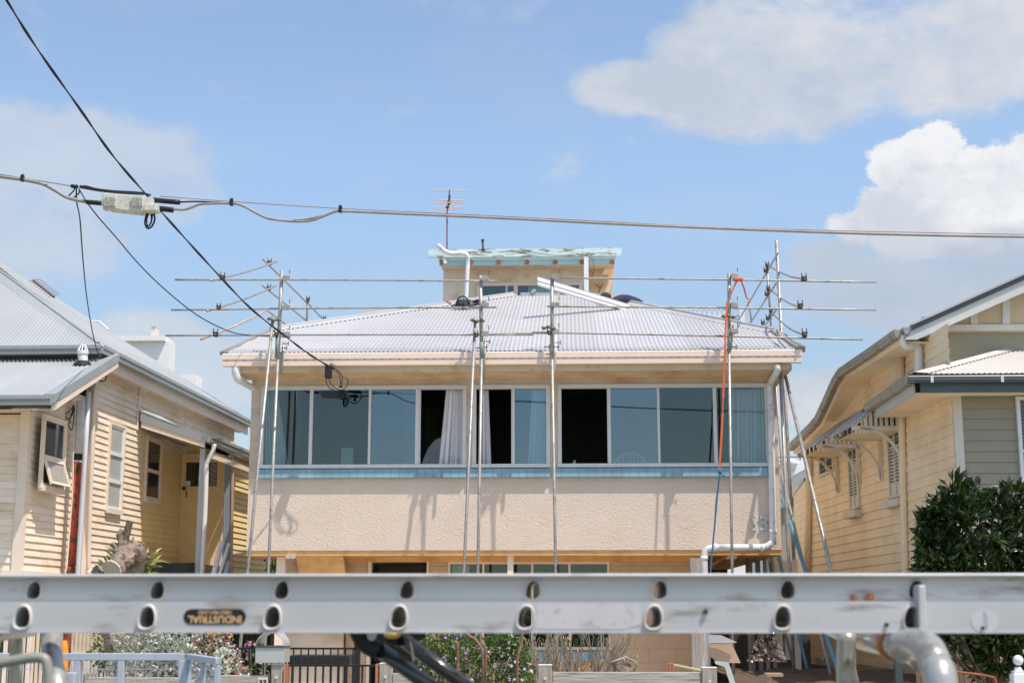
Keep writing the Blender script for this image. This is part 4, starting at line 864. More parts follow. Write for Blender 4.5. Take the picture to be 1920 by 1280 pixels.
# ================================================================ scaffold guard rail frame
SC = thing('edge_protection_scaffold', 'grey steel tube edge protection scaffold standing around the white roofed house', 'scaffold', (-1, 23.5, 0))
SY = 23.68
def tb(name, pts, r, m=None, n=10, par=None):
    q = MB(); q.tube(pts, r, n); return q.build(name, m or galv, par or SC, smooth=True)
def std(top, mid, bot, r1=.032, r2=.025, Y=SY, sleeve=None):
    a, b, c = P(*top, Y), P(*mid, Y), P(*bot, Y)
    tb('upper_standard', [a, b], r1); tb('standard', [b+V((0, 0, .05)), ext(b, c, .02)], r2)
    if sleeve: tb('sleeve', [P(*sleeve[0], Y-.01), P(*sleeve[1], Y-.01)], r1+.004, greenp)
    q = MB(); f = ext(b, c, .0); q.box(f.x-.08, f.y-.08, 0, f.x+.08, f.y+.08, .012); q.build('base_plate', galv, SC)
    return a, b
std((528.5, 507), (521, 672), (503, 1075), sleeve=((521, 626), (519, 671)))
std((901, 517), (903, 669), (896, 1070), sleeve=((903, 641), (903, 668)))
std((1035, 517), (1035, 672), (1042, 1070))
std((1367, 513), (1367, 660), (1373, 1075), sleeve=((1369, 618), (1367, 658)))
def pole(name, a, b, r=.025, m=None): q0, q1 = P(*a), P(*b); return tb(name, [q0, ext(q0, q1, .02) if b[1] > 1000 else q1], r, m)
pole('raker', (512, 592, SY-.02), (464, 1075, SY-.5)); pole('raker', (891, 594, SY-.02), (870, 1070, SY-.5))
pole('clamp_arm', (532, 641, SY+.12), (526.5, 702, SY+.12), .022); pole('clamp_arm', (910, 633, SY+.12), (906, 715, SY+.12), .022)
pole('clamp_arm', (1042, 630, SY+.1), (1039.5, 697, SY+.1), .022, white); pole('threaded_arm', (1374.5, 609, SY+.1), (1370, 655, SY+.1), .018, rustm)
# small T bolts
for px, py in ((536, 644), (533, 652), (914, 640), (908, 651), (1046, 642), (1043, 650), (1026, 650), (1376, 650), (896, 652), (1028, 664)):
    q = MB(); c = P(px, py, SY+.02); q.tube([c+V((-.05, 0, 0)), c+V((.05, 0, 0))], .008, 6); q.tube([c+V((.04, 0, -.04)), c+V((.04, 0, .04))], .007, 6); q.build('wing_bolt', galvd, SC)
# guard rails along the front
RY_ = 23.82
for a, b in (((328, 524.5), (932, 527)), ((1042, 521), (1643, 529)), ((321, 581), (931, 576)), ((1026, 574.5), (1643, 581)), ((310, 629), (1000, 627.5)), ((866, 628), (1068, 624)), ((998, 623), (1618, 636.5))):
    mid = P((a[0]+b[0])/2, (a[1]+b[1])/2-.8, RY_-.0); tb('guardrail', smoothpts([P(*a, RY_), mid, P(*b, RY_)], 5), .0165)
tb('guardrail', [P(925, 527, RY_+.04), P(1045, 522, RY_+.04)], .014) if False else None
for px, pys in ((537, (522, 577, 627)), (910, (523, 572, 626)), (1042, (520, 572, 622)), (1377, (518, 572, 621))):
    for py in pys:
        q = MB(); c = P(px, py, SY-.02); q.box(c.x-.065, c.y-.05, c.z-.035, c.x+.06, c.y+.03, c.z+.04); q.build('rail_bracket', galv, SC, bevel=.004)
        q = MB(); c = P(px+6, py-8, SY-.02); q.tube([c, c+V((0, 0, .06))], .006, 5); q.ball(c+V((0, 0, .06)), .012, 6, 4); q.build('bracket_pin', galvd, SC)
def clamp(px, py, Y, s=1.):
    c = P(px, py, Y); q = MB(); s *= .9
    q.box(c.x-.035*s, c.y-.05, c.z-.045*s, c.x+.035*s, c.y+.03, c.z+.045*s); q.beam(c+V((-.055*s, -.04, .03*s)), c+V((.055*s, -.04, .025*s)), .03, .025)
    for dx in (-.04, .04): q.tube([c+V((dx*s, -.03, -.03*s)), c+V((dx*s, -.03, .11*s))], .009, 5)
    q.ball(c+V((.0, -.05, -.02*s)), .03*s, 8, 5); q.build('clamp', galvd, SC)
def ring(px, py, Y):
    c = P(px, py, Y); q = MB()
    q.tube([c+V((-.14, -.03, .01)), c+V((.1, -.03, -.01))], .016, 6)
    for dx in (-.1, -.03, .05): q.ball(c+V((dx, -.04, random.uniform(-.02, .02))), .033, 7, 5)
    q.build('swivel_clamp', mat('rusty_clamp', (.16, .12, .08), .6, .4, 20) if 'rusty_clamp' not in MATS else MATS['rusty_clamp'], SC)
for px, py in ((517, 600), (898, 602), (1031, 615), (1368, 594)): ring(px, py, SY-.03)
for px, py in ((519, 627), (893, 628), (1030, 624)): clamp(px, py, SY-.06, .8)
# left return: rails running back beside the roof
XLs = -5.86
def side(Xs, a, b, r=.0165, m=None): 
    return tb('side_rail', [PXc(*a, Xs), PXc(*b, Xs)], r, m)
side(XLs, (493, 486), (579, 571)); side(XLs, (575, 566), (608, 601)); side(XLs, (492, 535), (573, 600)); side(XLs, (503, 583), (537, 609))
for (px, py), (qx, qy), (sx, sy_) in (((395, 526), (519, 490), (507, 495)), ((388, 583), (517, 536), (506, 541)), ((377, 636), (501, 581), (500, 582))):
    e = PXc(sx, sy_, XLs); far = P(qx, qy, e.y+.1); near = P(px, py, RY_-.06); mm = (near+far)/2+V((0, 0, -.03))
    red = py == 636
    tb('corner_rail', smoothpts([near, mm, far], 4), .02, redtube if red else galv)
clamp(418, 521, RY_-.03); clamp(411, 577, RY_-.03, .8); clamp(405, 627, RY_-.03)
for px, py in ((506, 493), (505, 541)): c = PXc(px, py, XLs); clamp(px, py, c.y, .9)
c = PXc(575, 568, XLs); tb('rear_standard', [P(577, 558, c.y), P(575, 606, c.y)], .024); tb('rear_standard', [P(577, 558, c.y), ext(P(577, 558, c.y), P(575, 606, c.y), .02)], .02)
clamp(578, 562, c.y, .9); clamp(609, 598, 32.0, .8)
# right return
XRs = 4.02
side(XRs, (1459, 474), (1384, 602)); side(XRs, (1456, 530), (1404, 610)); side(XRs, (1456, 580), (1433, 612))
c1 = PXc(1456, 480, XRs); tb('rear_standard', [P(1455.5, 451, c1.y), ext(P(1455.5, 451, c1.y), P(1466, 640, c1.y), .02)], .034)
c2 = PXc(1441, 500, XRs); tb('rear_standard', [P(1438, 499, c2.y), P(1446, 612, c2.y)], .024); tb('rear_standard', [P(1446, 600, c2.y), ext(P(1446, 600, c2.y), P(1456, 740, c2.y), .02)], .02)
c3 = PXc(1405, 570, XRs); tb('rear_standard', [P(1404, 562, c3.y), P(1409, 604, c3.y)], .022)
for pts_ in ([(1441, 498), (1462, 510), (1485, 519), (1512, 524)], [(1443, 541), (1465, 559), (1484, 570), (1503, 577)], [(1447, 586), (1462, 600), (1483, 617), (1512, 630)]):
    ys_ = [c2.y, c2.y-1.2, 24.8, RY_-.05]; tb('corner_rail', smoothpts([P(x, y, Y) for (x, y), Y in zip(pts_, ys_)], 5), .019)
for px, py in ((1507, 523), (1500, 574), (1508, 627)): clamp(px, py, RY_-.03)
for px, py in ((1438, 498), (1435, 508), (1440, 543), (1437, 552), (1445, 584), (1439, 597), (1430, 606)): clamp(px, py, c2.y, .8)
# black bolt holes on the tall standard
q = MB()
for px, py in ((1459, 475), (1457, 520), (1460.5, 571)): q.ball(P(px, py, c1.y-.05), .018, 8, 5)
# stays and rakers on the right of the house
for nm, a, b, r, m in (('standard', (1463, 700, 24.2), (1480, 1075, 24.2), .028, None), ('raker', (1473, 706, 24.3), (1560, 1076, 22.4), .03, None), ('raker', (1461, 870, 25.5), (1511, 1075, 24.3), .024, None)):
    pole(nm, a, b, r, m)
q0, q1 = P(1467, 935, 25.2), P(1512, 1075, 23.7); tb('blue_brace', [q0, ext(q0, q1, .05)], .032, mat('blue_tube', (.10, .24, .32), .5, .2, 6))
q0, q1 = P(1459, 1040, 26.0), P(1500, 1200, 25.0); tb('blue_brace', [q0, ext(q0, q1, .05)], .028, MATS['blue_tube'])
q0, q1 = P(1440, 1046, 27.0), P(1448, 1080, 27); tb('raker', [q0, ext(q0, q1, .05)], .02)
# orange ratchet strap and blue rope
orange = mat('orange_webbing', (.66, .14, .045), .6, .1)
q = MB()
def strap(pts, w_):
    for a, b in zip(pts, pts[1:]): q.beam(a, b, .006, w_, (1, 0, 0)) if False else q.add([a+V((-w_/2, 0, 0)), a+V((w_/2, 0, 0)), b+V((w_/2, 0, 0)), b+V((-w_/2, 0, 0)), a+V((-w_/2, .006, 0)), a+V((w_/2, .006, 0)), b+V((w_/2, .006, 0)), b+V((-w_/2, .006, 0))], [(0, 1, 2, 3), (4, 5, 6, 7)[::-1], (0, 4, 5, 1), (3, 2, 6, 7), (0, 3, 7, 4), (1, 5, 6, 2)])
sy_ = SY-.09
strap([P(1363, 566, sy_), P(1361, 600, sy_), P(1360, 640, sy_), P(1358, 700, sy_), P(1356, 745, sy_)], .034)
strap([P(1356, 745, sy_), P(1355, 775, sy_)], .018); strap([P(1355, 775, sy_), P(1352, 830, sy_), P(1349, 879, sy_)], .034)
tag(q.build('ratchet_strap', orange), 'long orange strap hanging taut beside the right scaffold pole in front of the windows', 'strap')
q = MB(); 
strap([P(1369, 555, sy_), P(1376, 538, sy_), P(1382, 526, sy_)], .03)
q.ball(P(1381, 524, sy_), .06, 9, 6, (1.1, .6, .7)); q.ball(P(1388, 523.5, sy_), .055, 9, 6, (1, .6, .7))
q.tube(smoothpts([P(1390, 528, sy_), P(1395, 540, sy_+.1), P(1399, 556, sy_+.6), P(1402, 560, 25), P(1408, 560.5, 28)], 4), .014, 6)
tag(q.build('knotted_strap', orange), 'orange strap knotted over the top guardrail and looping back to the rear tube', 'strap')
q = MB(); q.ball(P(1350, 884, sy_), .05, 8, 6, (.8, .6, 1)); q.tube(smoothpts([P(1349, 890, sy_), P(1344, 940, sy_), P(1340, 985, sy_), P(1332, 1078, sy_), P(1330, 1185, sy_)], 4), .014, 6)
q.tube(smoothpts([P(1350, 886, sy_), P(1356, 892, sy_), P(1357, 888, sy_)], 3), .008, 5); q.tube(smoothpts([P(1350, 890, sy_-.02), P(1343, 935, sy_), P(1340, 985, sy_)], 3), .01, 5)
tag(q.build('blue_rope', mat('blue_rope', (.04, .16, .26), .7, .3, 30)), 'dark blue rope with a hook tied under the orange strap down past the stucco', 'rope')
# ================================================================ overhead cables
CY = 16.8
MW = MATS.get('x')
TC = thing('telecom_cable', 'grey overhead telephone cable crossing the whole sky with a slack loop left of the antenna', 'cable', P(960, 420, CY))
def cpt(l, Y=CY): return smoothpts([P(x, y, Y) for x, y in l], 6)
tb('main_cable', cpt([(-120, 312), (0, 331), (42, 337), (80, 345), (105, 358), (128, 371), (163, 379)]), .022, cablem, 10, TC)
tb('main_cable', cpt([(322, 392), (345, 393), (362, 388), (380, 382.5), (434, 381.5), (455, 386), (480, 399), (505, 410), (550, 415), (580, 414), (600, 408), (625, 398), (640, 396), (780, 402), (960, 410), (1200, 422), (1500, 434), (1700, 440), (1920, 444), (2100, 446)]), .0155, cablem, 10, TC)
tb('second_cable', cpt([(337, 379), (370, 378), (434, 381)]), .010, blackc, 6, TC); tb('second_cable', cpt([(550, 413.5), (580, 410), (605, 404), (637, 395)]), .014, cablem, 8, TC)
tb('messenger_wire', cpt([(-100, 310), (0, 327), (140, 350), (180, 356)]), .0045, blackc, 5, TC); tb('messenger_wire', cpt([(300, 368), (434, 378), (637, 391), (960, 406.5), (1400, 428), (1920, 440)]), .0045, rustm, 5, TC)
for px, py in ((42, 335), (434, 380), (638, 393)):
    q = MB(); c = P(px, py, CY-.02); q.box(c.x-.018, c.y-.03, c.z-.035, c.x+.018, c.y+.03, c.z+.03); q.ball(c+V((0, 0, .035)), .025, 7, 5); q.build('hanger_clip', blackc, TC)
q = MB(); q.tube(cpt([(150, 350), (165, 353), (190, 357), (230, 361), (270, 363)]), .02, 7); q.tube(cpt([(150, 351), (160, 349), (180, 354), (210, 358), (260, 361), (283, 366)]), .011, 6); q.build('tail_bundle', blackc, TC)
q = MB(); 
for px in (136, 143): q.ball(P(px, 349+(px-136)*.15, CY-.02), .028, 7, 5)
q.tube(cpt([(140, 352), (138, 358), (130, 366), (128, 371)]), .009, 5); q.tube(cpt([(149, 354), (148, 362), (140, 369), (135, 372)]), .009, 5); q.build('wire_grip', blackc, TC)
tb('cable_end_sleeve', cpt([(281, 374.5), (337, 379.5)]), .032, black, 10, TC); tb('cable_end_sleeve', cpt([(298, 391), (325, 394)]), .034, black, 10, TC); tb('cable_end_sleeve', cpt([(163, 379), (190, 381)]), .03, black, 10, TC)
# amplifier
AM = thing('line_amplifier', 'grey finned metal amplifier box hanging from the overhead cable at the left', 'cable box', P(240, 380, CY))
def ap(px, py, dy=0): return P(px, py, CY+dy)
q = MB(); q.prism([ap(191, 362, -.11), ap(286, 370, -.11), ap(284, 393, -.11), ap(262, 397, -.11), ap(205, 391, -.11), ap(190, 386, -.11)][::-1], (0, .2, 0)); q.build('housing', ampm, AM, bevel=.008)
for gx0, n in ((196, 9), (247, 9)):
    for i in range(n):
        x = gx0+i*2.3; q = MB(); q.prism([ap(x, 367, -.14), ap(x+1, 367, -.14), ap(x+1, 386, -.14), ap(x, 386, -.14)][::-1], (0, .03, 0)); q.build('cooling_fin', ampm, AM)
q = MB(); 
for x, y in ((200, 392), (213, 394), (233, 396), (253, 398), (264, 398)): q.ball(ap(x, y, -.03), .03, 8, 5)
for x in range(194, 284, 6): q.tube([ap(x, 386+(x-194)*.09, -.09), ap(x+1, 393+(x-194)*.05, -.09)], .012, 5)
q.build('port_plugs', ampm, AM)
q = MB(); q.box(ap(276, 400).x, CY-.15, ap(276, 401).z, ap(300, 400).x, CY+.02, ap(276, 388).z); 
q.build('tap_unit', ampm, AM, bevel=.01)
q = MB(); q.tube(cpt([(277, 398), (273, 408), (272, 420), (277, 428), (285, 424), (290, 412), (289, 401)]), .012, 6); q.tube(cpt([(279, 400), (275, 412), (277, 424), (283, 418), (286, 402)]), .01, 6); q.tube(cpt([(283, 402), (284, 412), (281, 422)]), .01, 6); q.build('lead_loops', blackc, AM)
# power service line
PW = thing('service_cable', 'thick black service cable running diagonally from the top left down to the house eave', 'cable', P(620, 690, GY))
q = MB(); L_ = [(-60, -125, 14.6), (12, 0, 15.2), (70, 92, 15.8), (150, 205, 16.6), (210, 290, 17.2), (275, 366, 18.0), (330, 428, 19.0), (400, 505, 20.4), (470, 578, 21.9), (540, 634, 22.9), (580, 664, 23.4), (622, 690, 23.8)]
pp_ = smoothpts([P(*l) for l in L_], 8); q.tube(pp_, .010, 8); q.build('cable', blackc, PW, smooth=True)
q = MB()
for s in range(2): q.tube([p+V((.010*math.sin(i*.55+s*3.14), 0, .010*math.cos(i*.55+s*3.14))) for i, p in enumerate(pp_)], .0078, 6)
q.build('twisted_core', blackc, PW, smooth=True)
q = MB(); c = P(616, 697, GY-.05); q.box(c.x-.055, c.y-.06, c.z-.11, c.x+.055, c.y+.05, c.z+.10); q.build('fuse_box', blackc, PW, bevel=.01)
q = MB(); q.tube([P(619, 684, GY-.04), P(628, 689, GY-.04)], .04, 8); q.build('strain_clamp', galvd, PW)
q = MB(); hY = GY-.1
for l in ([(612, 707), (612, 716), (617, 726), (626, 731)], [(617, 707), (619, 717), (628, 727), (635, 729)], [(628, 688), (640, 700), (651, 710), (651, 722), (643, 730), (634, 731)], [(626, 690), (636, 698), (642, 709), (640, 722)], [(627, 690), (634, 700), (638, 712), (638, 722)]):
    q.tube(smoothpts([P(x, y, hY) for x, y in l], 5), .0085, 6)
q.ball(P(639, 724, hY), .03, 7, 5); q.build('drip_loops', blackc, PW)
q = MB(); q.tube(smoothpts([P(143, 352, CY), P(144, 380, CY+.2), P(150, 412, CY+1), P(155, 480, 19), P(163, 560, 21.5), P(175, 630, 23.8), P(186, 668, 25), P(200, 702, 25.26)], 6), .010, 6); q.tube(smoothpts([P(200, 702, 25.26), P(196, 714, 25.26), P(186, 713, 25.26), P(188, 708, 25.26)], 4), .012, 6)
tag(q.build('drop_wire', blackc, smooth=True), 'thin black wire dropping steeply from the amplifier to the left house bargeboard', 'wire')
q = MB(); q.tube(smoothpts([P(150, 358, CY), P(165, 382, CY), P(185, 408, 17.2), P(215, 442, 18), P(265, 500, 19.4), P(320, 552, 20.8), P(375, 594, 22.1), P(430, 621, 23.2), P(470, 628.5, 23.8), P(545, 632.5, 24.2)], 6), .009, 6)
tag(q.build('drop_wire', blackc, smooth=True), 'thin black wire curving from the amplifier down to the left end of the lowest guardrail', 'wire')
# ================================================================ curtains and room things
def curtain(label, pts_t, pts_b, Y, folds=9, depth=.035, grp='curtains in the upper windows'):
    (x0, yt), (x1, _) = pts_t; (b0, yb), (b1, _) = pts_b; q = MB(); n = folds*10; m_ = 14
    A0, A1, B0, B1 = P(x0, yt, Y), P(x1, yt, Y), P(b0, yb, Y), P(b1, yb, Y); vs = []
    ph = random.uniform(0, 6)
    for j in range(m_+1):
        t = j/m_; L0_, L1_ = A0.lerp(B0, t), A1.lerp(B1, t)
        for i in range(n+1):
            s = i/n; a = 2*math.pi*folds*s+ph+.5*math.sin(3*s*math.pi+ph)
            d = depth*(.55+.6*t)*(math.sin(a)+.35*math.sin(2.3*a+1+t))
            if j == 0: d *= .6
            vs.append(L0_.lerp(L1_, s+.012*math.sin(a*.5+t*2))+V((0, d, 0)))
    q.add(vs, [(j*(n+1)+i, j*(n+1)+i+1, (j+1)*(n+1)+i+1, (j+1)*(n+1)+i) for j in range(m_) for i in range(n)])
    tag(q.build('curtain', curt_m, smooth=True), label, 'curtain', grp)
curtain('widest gathered pale curtain, in the open gap of the long left window', [(836, 731), (870, 731)], [(821, 875), (870, 875)], Y0+.14, 5, .05)
curtain('narrow pale curtain at the left edge of the middle window', [(900, 731), (916, 731)], [(898, 875), (921, 875)], Y0+.14, 3, .05)
curtain('pale curtain behind glass at the right edge of the middle window', [(997, 731), (1023, 731)], [(989, 874), (1024, 874)], Y0+.2, 5, .045)
curtain('full length pale curtain in the rightmost pane beside the downpipe', [(1372, 730), (1434, 730)], [(1371, 872), (1434, 872)], Y0+.22, 8, .05)
curtain('sheer curtain drawn back at the far left pane', [(497, 731), (520, 731)], [(497, 874), (541, 874)], Y0+.3, 7)
q = MB(); c = P(650, 876, Y0+1.2); q.box(c.x-.11, c.y, zb+.3, c.x+.11, c.y+.1, P(650, 839, Y0+1.2).z); tag(q.build('headboard', white, bevel=.01), 'white upright board standing inside the long left window', 'board')
q = MB(); c = P(560, 800, Y0+.9); q.box(c.x-.045, c.y, zb+.3, c.x+.045, c.y+.09, zt-.02); tag(q.build('dark_upright', mat('brown_upright', (.12, .10, .07), .7, .1)), 'dark upright strip behind the leftmost pane', 'post')  # one dark brown upright strip behind the glass
CH = thing('spindle_chair', 'white chair with arched spindle back inside the right window', 'chair', P(1182, 876, 26.0)); cY = 26.0
q = MB(); arc = [P(1182+32*math.cos(t), 879-30*math.sin(t), cY) for t in [math.pi*i/14 for i in range(15)]]; q.tube(arc, .022, 8); q.build('back_hoop', white, CH, smooth=True)
for i in range(7):
    px = 1160+i*7.4; y = 879-30*math.sqrt(max(0, 1-((px-1182)/32)**2)); q = MB(); a, b = P(px, y, cY), P(1182+(px-1182)*.8, 905, cY); q.tube([a, a.lerp(b, .35), a.lerp(b, .5), a.lerp(b, .7), b], [.008, .009, .02, .009, .009], 7); q.build('spindle', white, CH)
q = MB(); s = P(1182, 905, cY); q.box(s.x-.22, s.y-.4, s.z-.03, s.x+.22, s.y, s.z); q.build('seat', white, CH, bevel=.01)
for dx in (-.18, .18):
    for dy in (-.36, -.04): q = MB(); q.tube([s+V((dx, dy, -.03)), V((s.x+dx*1.2, s.y+dy, zb+.3))], .018, 8); q.build('leg', white, CH)
q = MB(); c = P(818, 885, 25.6); q.ball(c, .48, 14, 10, (.62, .3, 1)); q.build('x', curt_m) if False else None
AR = [P(x, y, 25.7) for x, y in ((786, 880), (792, 862), (803, 838), (815, 823), (828, 818), (845, 822), (850, 880))]
q = MB(); q.prism(AR, (0, .25, 0)); tag(q.build('armchair_back', curt_m, bevel=.05), 'pale rounded armchair back behind the opening beside the gathered curtain', 'armchair')
q = MB(); a, b = P(1303, 812, 27), P(1365, 838, 27); q.box(a.x, 27, b.z, b.x, 27.04, a.z); tag(q.build('picture_frame', darkint, bevel=.004), 'dark framed picture hanging on the wall seen through the right window', 'picture')
q = MB(); c = P(1076, 876, 25.3); q.tube([c+V((0, 0, -.02)), c+V((0, 0, .05)), P(1078, 862, 25.3)], [.06, .045, .012], 8); tag(q.build('folded_napkin', curt_m), 'small pale pointed cloth on the sill line of the dark opening', 'cloth')
# ================================================================ things on the roof
gl_ = thing('new_gutter_length', 'long white gutter length propped diagonally on the roof beside the bending worker', 'gutter length', P(1100, 560, 28.6))
a, b = P(1008, 527, 27.6), P(1180, 579, 29.1); d = (b-a); pr = [(0, 0), (.0, .16), (.015, .16), (.02, .02), (.13, .02), (.15, .13), (.165, .13), (.165, 0)]
q = MB(); q.prism([a+V((0, x, z-.06)) for x, z in [(.0, 0), (0, .13), (.02, .15), (.16, .15), (.17, .02), (.16, 0)]], d); q.build('trough', white, gl_)
q = MB(); q.prism([a+V((0, x-.006, z-.06)) for x, z in [(0, .055), (0, .075), (.004, .075), (.004, .055)]], d); q.build('pressed_rib', roofg, gl_)
q = MB(); q.prism([a+V((0, x+.01, z-.06)) for x, z in [(0, .145), (0, .165), (.15, .165), (.15, .15)]], d); q.build('back_lip', roofg, gl_)
by = 29.2; BG = thing('tool_bag', 'dark grey tool bag slumped on the roof hip in front of the rooftop room', 'bag', P(872, 575, by))
q = MB(); c = P(868, 569, by)
for dx, dz, r, s3 in ((0, 0, .14, (1.25, .8, .7)), (.12, .0, .12, (1.3, .7, .55)), (.28, -.0, .08, (1.6, .7, .5)), (-.14, -.04, .07, (1.3, 1, .6))): q.ball(c+V((dx, 0, dz)), r, 12, 8, s3)
for v in q.v: v += V((random.gauss(0, .012), random.gauss(0, .012), random.gauss(0, .012)))
q.build('bag_body', mat('bag_cloth', (.07, .07, .075), .8, .5, 14, dirt=(.28, .27, .27), damt=.25, dscale=10), BG, smooth=True)
q = MB(); q.tube(smoothpts([c+V((-.13, -.1, -.05)), c+V((-.08, -.12, .1)), c+V((.05, -.12, .12)), c+V((.14, -.1, .0)), c+V((.1, -.12, -.1)), c+V((-.05, -.12, -.1))], 4), .014, 6); q.tube(smoothpts([c+V((.2, -.05, .03)), c+V((.35, -.05, .06)), c+V((.5, -.05, -.02))], 4), .02, 6); q.build('handle', blackc, BG)
q = MB(); c = P(839, 566, by+.1); q.ball(c, .032, 8, 6, (1.2, .7, .6)); q.ball(c+V((.05, 0, -.03)), .03, 8, 6); tag(q.build('red_tool', mat('faded_red', (.5, .12, .08), .6, .2)), 'small red tool lying left of the dark bag on the roof', 'tool')
# ================================================================ worker
PB = 30.0
def skinbody(name, joints, edges, m, parent=None, sub=2):
    me = bpy.data.meshes.new(name); off = wloc(parent) if parent else V((0, 0, 0))
    me.from_pydata([V(j[0])-off for j in joints], edges, []); o = bpy.data.objects.new(name, me); COL.objects.link(o)
    if parent: o.parent = parent
    o.modifiers.new('skin', 'SKIN'); s = o.modifiers.new('sub', 'SUBSURF'); s.levels = sub; s.render_levels = sub
    for i, j in enumerate(joints):
        r = j[1]; me.skin_vertices[0].data[i].radius = r if isinstance(r, tuple) else (r, r)
    me.skin_vertices[0].data[0].use_root = True; me.materials.append(m); return o
skin = mat('skin', (.46, .25, .17), .55, .08); navy = mat('navy_shirt', (.028, .035, .075), .85, .15, 6, .5, 14); hair = mat('brown_hair', (.045, .028, .018), .8, .3, 30, .6, 60); shorts = mat('dark_trousers', (.03, .03, .035), .9, .1)
hd = P(1136, 559, PB-.35); sh = P(1153, 562, PB-.15); ms = P(1175, 564, PB+.05); hp = P(1205, 577, PB+.25); 
kn = hp+V((-.30, .15, -.42)); ft = kn+V((.42, .1, -.12))
body = skinbody('person', [(hp, (.15, .13)), (ms, (.15, .13)), (sh, (.16, .12)), (hd+V((.13, 0, .0)), .05), (hd+V((.06, 0, 0)), .055),
    (sh+V((-.0, -.2, -.05)), .07), (sh+V((-.12, -.3, -.25)), .045), (sh+V((-.28, -.35, -.12)), .032),
    (sh+V((0, .2, -.05)), .07), (sh+V((-.08, .3, -.28)), .045), (sh+V((-.26, .25, -.2)), .032),
    (kn+V((0, -.2, 0)), .07), (ft+V((0, -.2, 0)), .045), (kn+V((0, .2, 0)), .07), (ft+V((0, .2, 0)), .045)],
    [(0, 1), (1, 2), (2, 3), (3, 4), (2, 5), (5, 6), (6, 7), (2, 8), (8, 9), (9, 10), (0, 11), (11, 12), (0, 13), (13, 14)], skin)
tag(body, 'worker in a navy T-shirt bending low over the roof by the white gutter length', 'person')
sh2 = skinbody('shirt', [(hp+V((0, 0, .01)), (.165, .15)), (ms+V((0, 0, .012)), (.17, .15)), (sh+V((.02, 0, .015)), (.185, .145)), (sh+V((-.05, 0, .012)), (.09, .08)), (sh+V((0, -.21, -.05)), .09), (sh+V((-.05, -.28, -.16)), .075), (sh+V((0, .21, -.05)), .09), (sh+V((-.04, .28, -.16)), .075)],
    [(0, 1), (1, 2), (2, 3), (2, 4), (4, 5), (2, 6), (6, 7)], navy, body)
tr = skinbody('trousers', [(hp+V((.03, 0, -.01)), (.17, .155)), (kn+V((0, -.2, 0)), .085), (ft+V((-.05, -.2, 0)), .065), (kn+V((0, .2, 0)), .085), (ft+V((-.05, .2, 0)), .065)], [(0, 1), (1, 2), (0, 3), (3, 4)], shorts, body)
q = MB(); q.ball(hd, .105, 14, 12, (1.12, .82, .98)); q.ball(hd+V((-.10, -.0, -.055)), .02, 8, 6, (1.3, .8, .8)); q.ball(hd+V((.01, -.088, -.01)), .022, 8, 6, (.6, .5, 1.1)); q.ball(hd+V((-.085, -.035, -.02)), .012, 8, 5); q.ball(hd+V((-.075, 0, -.085)), .03, 8, 6, (1, 1.1, .8)); q.build('head', skin, body, smooth=True)
q = MB(); q.ball(hd+V((-.005, 0, .022)), .113, 14, 10, (1.13, .88, .92)); q.build('hair', hair, body, smooth=True)
for sgn, wr_ in ((-1, sh+V((-.28, -.35, -.12))), (1, sh+V((-.26, .25, -.2)))):
    q = MB(); q.ball(wr_+V((-.05, 0, -.01)), .042, 10, 7, (1.1, .9, .5))
    for i, L in enumerate((.07, .078, .074, .058)): b0 = wr_+V((-.085, -.03+i*.02, -.01)); q.tube([b0, b0+V((-L*.5, 0, .0)), b0+V((-L*.8, 0, -.03))], [.010, .009, .007], 6)
    b0 = wr_+V((-.04, -.035*sgn, -.01)); q.tube([b0, b0+V((-.03, -.025*sgn, -.01)), b0+V((-.055, -.02*sgn, -.025))], [.012, .010, .008], 6); q.build('hand', skin, body, smooth=True)
q = MB(); c = P(1166, 552.2, PB-.04); vs = [c+V((-.09, -.03, .0)), c+V((.05, -.03, .02)), c+V((.06, .05, .03)), c+V((-.08, .05, .02))]; q.prism(vs, (0, 0, .012)); q.build('back_print', white, body)
# ================================================================ ground floor of the main house
GYf = 25.5
def gx_(px): return P(px, 1100, GYf).x
q = MB(); q.box(gx_(1143), GYf, 0, gx_(1312), GYf+.2, 2.5); q.box(gx_(803), GYf, 0, gx_(840), GYf+.2, 2.5)
zwt, zwb = P(1000, 1057, GYf).z, P(1000, 1212, GYf).z
q.box(gx_(840), GYf, 0, gx_(1143), GYf+.2, zwb); q.box(gx_(840), GYf, zwt, gx_(1143), GYf+.2, 2.5); q.box(gx_(650), GYf, 0, gx_(695), GYf+.2, 2.5); q.box(gx_(695), GYf, P(740, 1053, GYf).z, gx_(803), GYf+.2, 2.5); q.build('ground_floor_wall', ochre, H)
q = MB(); q.box(gx_(540), GYf-.3, 0, gx_(650), GYf-.15, 2.5); q.build('stair_wall', render_w, H)
q = MB(); q.box(gx_(650), GYf-.1, P(900, 1053, GYf).z, gx_(1312), GYf-.002, 2.5); q.build('lintel_beam', under_m, H)
q = MB(); q.box(XL+.3, 33, 0, XR, 33.2, 2.55); q.box(gx_(650), 29, 0, gx_(1312), 29.1, 2.5); q.build('rear_wall', darkint, H)
q = MB(); q.prism([P(553, 1034, 24.62), P(642, 1034, 24.62), P(648, 1078, 24.9), P(562, 1078, 24.9)], (0, .25, 0)); q.build('stair_soffit', under_m, H)
q = MB(); q.box(gx_(690), GYf-.04, 0, gx_(696), GYf+.1, P(740, 1053, GYf).z); q.box(gx_(800), GYf-.04, 0, gx_(804), GYf+.1, P(740, 1053, GYf).z); q.box(gx_(690), GYf-.04, P(740, 1053, GYf).z+.001, gx_(804), GYf+.1, P(740, 1049, GYf).z); q.build('door_frame', trim_l, H)
q = MB(); q.box(gx_(697), GYf+.9, 0, gx_(800), GYf+.95, 2.4); q.build('dark_hall', darkint, H)
q = MB(); t = .03
